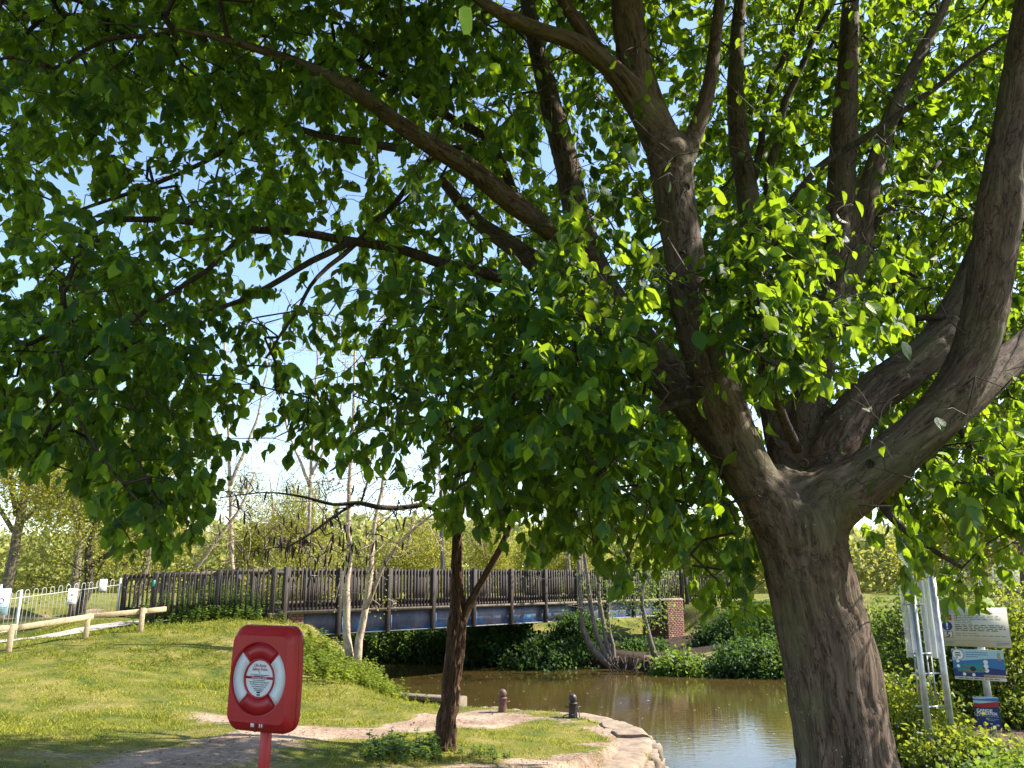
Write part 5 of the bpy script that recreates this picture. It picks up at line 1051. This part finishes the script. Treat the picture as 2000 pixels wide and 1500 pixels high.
# ---------------------------------------------------------------- far bank: shrubs, leaning stems, roots
def px(u, Y): return (u - 1000) / 1547 * Y
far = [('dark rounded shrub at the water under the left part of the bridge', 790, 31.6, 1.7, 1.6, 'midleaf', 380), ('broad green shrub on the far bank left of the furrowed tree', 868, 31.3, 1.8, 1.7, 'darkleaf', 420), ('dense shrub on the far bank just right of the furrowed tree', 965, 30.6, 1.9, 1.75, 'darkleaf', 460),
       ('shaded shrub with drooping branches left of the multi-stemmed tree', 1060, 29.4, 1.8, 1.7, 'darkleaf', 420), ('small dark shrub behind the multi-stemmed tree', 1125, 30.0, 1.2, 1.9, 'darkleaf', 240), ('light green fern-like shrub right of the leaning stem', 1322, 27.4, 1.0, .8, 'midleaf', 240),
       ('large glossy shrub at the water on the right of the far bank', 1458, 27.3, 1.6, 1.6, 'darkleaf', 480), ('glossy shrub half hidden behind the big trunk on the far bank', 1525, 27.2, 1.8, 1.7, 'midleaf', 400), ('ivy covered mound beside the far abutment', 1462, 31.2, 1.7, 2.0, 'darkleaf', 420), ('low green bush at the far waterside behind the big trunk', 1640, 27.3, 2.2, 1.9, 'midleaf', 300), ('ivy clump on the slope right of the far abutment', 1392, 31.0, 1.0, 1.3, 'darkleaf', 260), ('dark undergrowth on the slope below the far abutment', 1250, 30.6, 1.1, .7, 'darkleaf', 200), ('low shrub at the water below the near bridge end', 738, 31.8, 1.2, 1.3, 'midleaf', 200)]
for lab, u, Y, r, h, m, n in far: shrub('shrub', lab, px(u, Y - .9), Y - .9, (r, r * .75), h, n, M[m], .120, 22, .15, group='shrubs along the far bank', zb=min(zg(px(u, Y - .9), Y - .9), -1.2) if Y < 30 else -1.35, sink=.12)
def stem_tree(label, rows_list, tg, leafn, m='spring', name='alder_tree', barkm='greybark', leafs=.07, spread=.16, group=None, okfrom=.35, r0=.005):
    w = [trace(r) for r in rows_list]; b = (w[0][0][0], w[0][0][1], w[0][0][2]); return make_tree(name, label, b, w, tg, M[barkm], M[m], leafn, leafs, spread, r0, .42, group, 'tree', .4, .05, twigm=M[barkm], okfrom=okfrom, rmax=.04)
AY = 28.0
rows = [[(1192, 1302, 16, AY), (1160, 1270, 14, AY), (1140, 1230, 11, AY), (1132, 1160, 8, AY), (1128, 1080, 7, AY + .5), (1118, 980, 5, AY + 1)], [(1194, 1300, 14, AY), (1172, 1255, 11, AY), (1158, 1210, 9, AY), (1146, 1120, 7, AY), (1134, 1000, 5, AY + .4)],
        [(1198, 1300, 12, AY), (1184, 1250, 9, AY), (1176, 1200, 8, AY + .2), (1166, 1110, 6, AY + .2), (1168, 980, 4, AY + .4)], [(1200, 1302, 11, AY), (1196, 1260, 8, AY), (1188, 1215, 7, AY), (1192, 1120, 5, AY)]]
tg = np.array([at(RNG.normal(1150, 55), RNG.uniform(860, 1190), AY + RNG.normal(.3, 1.2)) for _ in range(130)]); stem_tree('grey multi-stemmed waterside tree curving up under the bridge', rows, tg, 12, 'midleaf')
rows = [[(1282, 1290, 13, 26.6), (1270, 1255, 11, 26.6), (1258, 1205, 9, 26.6), (1255, 1160, 8, 26.6), (1264, 1100, 6, 26.8), (1272, 1030, 5, 27), (1268, 920, 3, 27)]]
tg = np.array([at(RNG.normal(1255, 40), RNG.uniform(1110, 1225), 26.5 + RNG.normal(-.3, .7)) for _ in range(70)] + [at(RNG.normal(1265, 40), RNG.uniform(900, 1080), 26.8 + RNG.normal(0, .8)) for _ in range(60)]); stem_tree('single leaning stem with fresh leaves in front of the far abutment', rows, tg, 16, 'midleaf', leafs=.09, spread=.17)
rt = empty('exposed_roots', (px(1215, 27), 27.0, -1.5), 'tangle of dark exposed roots at the far waterline', 'roots')
for k in range(26):
    x = RNG.uniform(-1.0, 1.6); MB().tube([(x, RNG.uniform(.1, .5), RNG.uniform(.3, .6)), (x + RNG.normal(0, .1), RNG.uniform(-.05, .2), .2), (x + RNG.normal(0, .15), -.25 + RNG.normal(0, .1), -.15)], [.03, .025, .012], 6).build('root', M['branch'], rt, True)

# ---------------------------------------------------------------- sunlit hedge behind the signs on the right
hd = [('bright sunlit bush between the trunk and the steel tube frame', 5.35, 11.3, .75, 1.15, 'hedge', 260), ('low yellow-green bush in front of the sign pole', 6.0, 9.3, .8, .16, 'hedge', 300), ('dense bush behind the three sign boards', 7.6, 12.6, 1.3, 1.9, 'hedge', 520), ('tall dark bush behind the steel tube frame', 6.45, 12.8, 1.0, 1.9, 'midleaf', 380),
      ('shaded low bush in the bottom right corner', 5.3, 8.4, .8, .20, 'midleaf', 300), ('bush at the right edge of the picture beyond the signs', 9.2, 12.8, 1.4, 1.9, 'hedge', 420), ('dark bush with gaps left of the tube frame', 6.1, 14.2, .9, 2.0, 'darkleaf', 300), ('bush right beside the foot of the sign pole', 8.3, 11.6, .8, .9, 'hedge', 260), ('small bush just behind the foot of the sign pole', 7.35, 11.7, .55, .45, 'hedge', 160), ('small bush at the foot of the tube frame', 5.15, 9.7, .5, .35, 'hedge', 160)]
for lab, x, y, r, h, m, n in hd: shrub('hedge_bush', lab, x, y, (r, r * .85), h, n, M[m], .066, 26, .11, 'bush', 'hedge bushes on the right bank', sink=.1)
# bare-branched old bush leaning in at the right edge
rows = [[(2060, 1330, 26, 13.5), (2040, 1230, 24, 13.4), (2000, 1150, 20, 13.3), (1960, 1158, 15, 13.2), (1925, 1162, 9, 13.1)], [(1955, 1158, 11, 13.2), (1928, 1135, 9, 13.2), (1918, 1118, 7, 13.1), (1890, 1112, 4, 13.0)], [(2000, 1150, 12, 13.3), (1990, 1060, 10, 13.4), (1950, 1058, 8, 13.4), (1912, 1066, 6, 13.4), (1880, 1062, 3, 13.4)], [(2000, 1150, 14, 13.3), (1998, 1040, 14, 13.2), (1975, 980, 10, 13.2), (1940, 940, 6, 13.3)]]
tg = np.array([at(RNG.uniform(1830, 2040), RNG.uniform(960, 1180), 13.3 + RNG.normal(0, .7)) for _ in range(150)]); stem_tree('old bare-branched bush with sparse yellow buds leaning in above the signs', rows, tg, 3, 'springb', 'old_bush', 'greybark', .045, .06, None, .2, .003)

# ---------------------------------------------------------------- background trees
def crown_tree(name, label, x, y, h, r, n, leafn, leafs, spread, leafm, barkm, clumps=9, tr=.16, group=None, cz=.62, z=None, up=.2):
    z = zg(x, y) if z is None else z; base = (x, y, z); T = [[(x, y, z - .3, tr), (x + RNG.normal(0, .2), y, z + h * .3, tr * .8), (x + RNG.normal(0, .35), y + RNG.normal(0, .3), z + h * .6, tr * .5), (x + RNG.normal(0, .4), y, z + h * .92, tr * .12)]]
    for k in range(4):
        a = 6.28 * k / 4 + RNG.uniform(0, 1); f = RNG.uniform(.25, .5); T.append([(x, y, z + h * f, tr * .45), (x + r * .35 * math.cos(a), y + r * .35 * math.sin(a), z + h * (f + .16), tr * .3), (x + r * .7 * math.cos(a), y + r * .7 * math.sin(a), z + h * (f + .3), tr * .1)])
    tg = []
    for k in range(clumps):
        c = blob(1, (x, y, z + h * cz), (r * .72, r * .72, h * .34), .3)[0]; tg.append(blob(n // clumps, c, (r * .40, r * .40, h * .14), .4))
    return make_tree(name, label, base, T, np.concatenate(tg), M[barkm], M[leafm], leafn, leafs, spread, .006, .43, group, 'tree', .6, .08, up, twigm=M[barkm], droop=.2, rmax=.06)[0]
G = 'background trees beyond the bridge and fence'
t1 = crown_tree('willow_tree', 'leafy yellow-green tree behind the white railing, second from the left', -13.0, 27.5, 8.5, 3.4, 620, 26, .10, .34, 'spring', 'greybark', 14, .15, G, .55)
t2 = crown_tree('willow_tree', 'tall yellow-green tree at the far left edge behind the railing', -18.5, 29.0, 11.5, 4.0, 700, 24, .11, .40, 'springb', 'greybark', 14, .2, G, .55)
t3 = crown_tree('willow_tree', 'low spring-green tree behind the near end of the bridge', -8.6, 31.0, 5.6, 3.0, 520, 24, .10, .32, 'spring', 'greybark', 12, .12, G, .5)
# dark leaning trunk behind the railing
rows = [[(148, 1225, 20, 25.5), (160, 1180, 19, 25.5), (176, 1130, 17, 25.5), (172, 1080, 13, 25.5), (190, 1010, 9, 25.7), (215, 930, 5, 26)], [(175, 1110, 9, 25.5), (215, 1080, 7, 25.3), (280, 1065, 5, 25.1), (340, 1080, 3, 25)]]
tg = np.array([at(RNG.normal(190, 120), RNG.uniform(880, 1150), 25.6 + RNG.normal(0, 1.5)) for _ in range(260)]); stem_tree('dark leaning hawthorn behind the white railing', rows, tg, 34, 'spring', 'hawthorn_tree', 'branch', .075, .30)
# bare poplars with fine twigs
def bare_tree(label, rows, cu, cv, su, sv, Y, n, leafn=2, m='bud', bk='greybark', ls=.06):
    tg = np.array([at(RNG.normal(cu, su), RNG.normal(cv, sv), Y + RNG.normal(0, 1.5)) for _ in range(n)]); return stem_tree(label, rows, tg, leafn, m, 'poplar_tree', bk, ls, .10, G, .25, .0052)
bare_tree('bare twiggy poplar with pinkish buds seen through the canopy gap', [[(455, 1130, 9, 34), (450, 1000, 8, 34), (446, 860, 6, 34), (440, 700, 4, 34), (436, 540, 2, 34)], [(448, 900, 8, 34), (400, 780, 5, 34), (380, 650, 2, 34)], [(448, 950, 8, 34), (500, 820, 5, 34), (530, 680, 2, 34)]], 450, 790, 85, 130, 34, 520, bk='birch')
bare_tree('bare twiggy poplar right of the canopy gap', [[(600, 1130, 8, 36), (604, 1000, 7, 36), (610, 860, 6, 36), (620, 700, 4, 36), (622, 560, 2, 36)], [(605, 950, 7, 36), (560, 830, 4, 36), (545, 720, 2, 36)], [(606, 930, 7, 36), (660, 820, 4, 36), (676, 700, 2, 36)]], 610, 800, 80, 130, 36, 480, bk='birch')
bare_tree('pale leaning bare trunk above the timber fence', [[(372, 1125, 10, 30), (400, 1085, 9, 30), (430, 1045, 7, 30), (470, 990, 5, 30), (500, 920, 3, 30)]], 440, 1000, 60, 50, 30, 120, 5, 'spring', 'birch')
bare_tree('thin bare tree behind the middle of the bridge', [[(865, 1125, 10, 37), (862, 1020, 8, 37), (858, 900, 5, 37), (850, 760, 2, 37)]], 850, 900, 60, 100, 37, 260, 3, 'spring')
bare_tree('straight grey pole-like tree behind the bridge railing, left of a pair', [[(1112, 1125, 9, 38), (1106, 1040, 8, 38), (1100, 900, 6, 38), (1096, 700, 3, 38)]], 1100, 850, 45, 110, 38, 160, 6, 'spring')
bare_tree('straight grey pole-like tree behind the bridge railing, right of a pair', [[(1136, 1125, 9, 39), (1132, 1040, 8, 39), (1130, 900, 6, 39), (1132, 700, 3, 39)]], 1150, 850, 45, 110, 39, 160, 6, 'spring')
# rows of spring-leafed trees further back
lay = [(-6.0, 46, 1.0, 1.1, t3, 'rounded spring tree behind the bridge, below the canopy gap'), (-15, 48, 1.0, 2.1, t1, 'spring tree in the second row behind the railing, left'), (-23, 42, 1.2, 3.0, t2, 'tall pale tree far left in the second row'), (-10.5, 40, .85, .4, t1, 'pale green tree behind the timber fence'), (-1.5, 52, .8, 4.0, t1, 'small spring tree behind the middle of the bridge'),
       (4.5, 50, .9, 5.2, t3, 'low spring tree behind the bridge, right of middle')]
for x, y, sc, rz, src, lab in lay: copy_tree(src, (x, y, zg(x, y)), rz, sc, lab, G)
y1 = crown_tree('willow_tree', 'bright yellow sunlit tree behind the right end of the bridge', 11.5, 52.0, 7.2, 5.2, 760, 28, .17, .5, 'springb', 'greybark', 16, .2, G, .52)
for x, y, sc, rz, lab in ((20, 54, 1.05, 1.0, 'yellow sunlit tree seen behind the big trunk'), (30, 50, 1.1, 2.2, 'yellow sunlit tree right of the big trunk'), (3.0, 62, .95, 3.3, 'yellow sunlit tree far behind the middle of the bridge'), (44, 52, 1.2, .6, 'yellow sunlit tree beyond the signs')): copy_tree(y1, (x, y, zg(x, y)), rz, sc, lab, G)
# distant wood that reads as one mass
def far_wood():
    n = 60000; x = RNG.uniform(-130, 130, n); y = RNG.uniform(85, 120, n) - np.abs(x) * .12; hh = 4.5 + 5.0 * n2(x, x * 0, .06, 3, 77.0); z = hh * RNG.random(n) ** .85; D = RNG.normal(0, 1, (n, 3)); N = RNG.normal(0, 1, (n, 3)) + np.array((0, -.4, .6)); sc = RNG.uniform(.6, 1.4, n)
    V, F, uv, ti = scatter(SVL, SFL, frames(D, N), np.stack([x, y, z], 1), np.stack([sc] * 3, 1), SUL, RNG.random(n) * .85); o = link('distant_wood', mesh_np('distant_wood', V, F, uv, ti), M['farleaf']); tag(o, 'distant spring woodland along the horizon', 'woodland', kind='stuff')
far_wood()
hs = empty('distant_house', (44, 74, 0), 'distant pale house glimpsed between the branches on the right', 'house', rz=.5)
MB().box((0, 0, 2.3), (9, 6, 4.6)).build('wall', M['signwhite'], hs)
V = [(-4.8, -3.4, 4.55), (4.8, -3.4, 4.55), (4.8, 3.4, 4.55), (-4.8, 3.4, 4.55), (-4.8, 0, 7.0), (4.8, 0, 7.0)]; me = bpy.data.meshes.new('roof'); me.from_pydata(V, [], [(0, 1, 5, 4), (2, 3, 4, 5), (0, 4, 3), (1, 2, 5), (0, 3, 2, 1)]); link('roof', me, plain('slate_roof', (.16, .18, .24), .7, .2, 3, bmp=.2), hs)
for k in range(3): MB().box((-3 + 3 * k, -3.02, 3.2), (1.2, .06, 1.3)).build('window', M['navy'], hs)
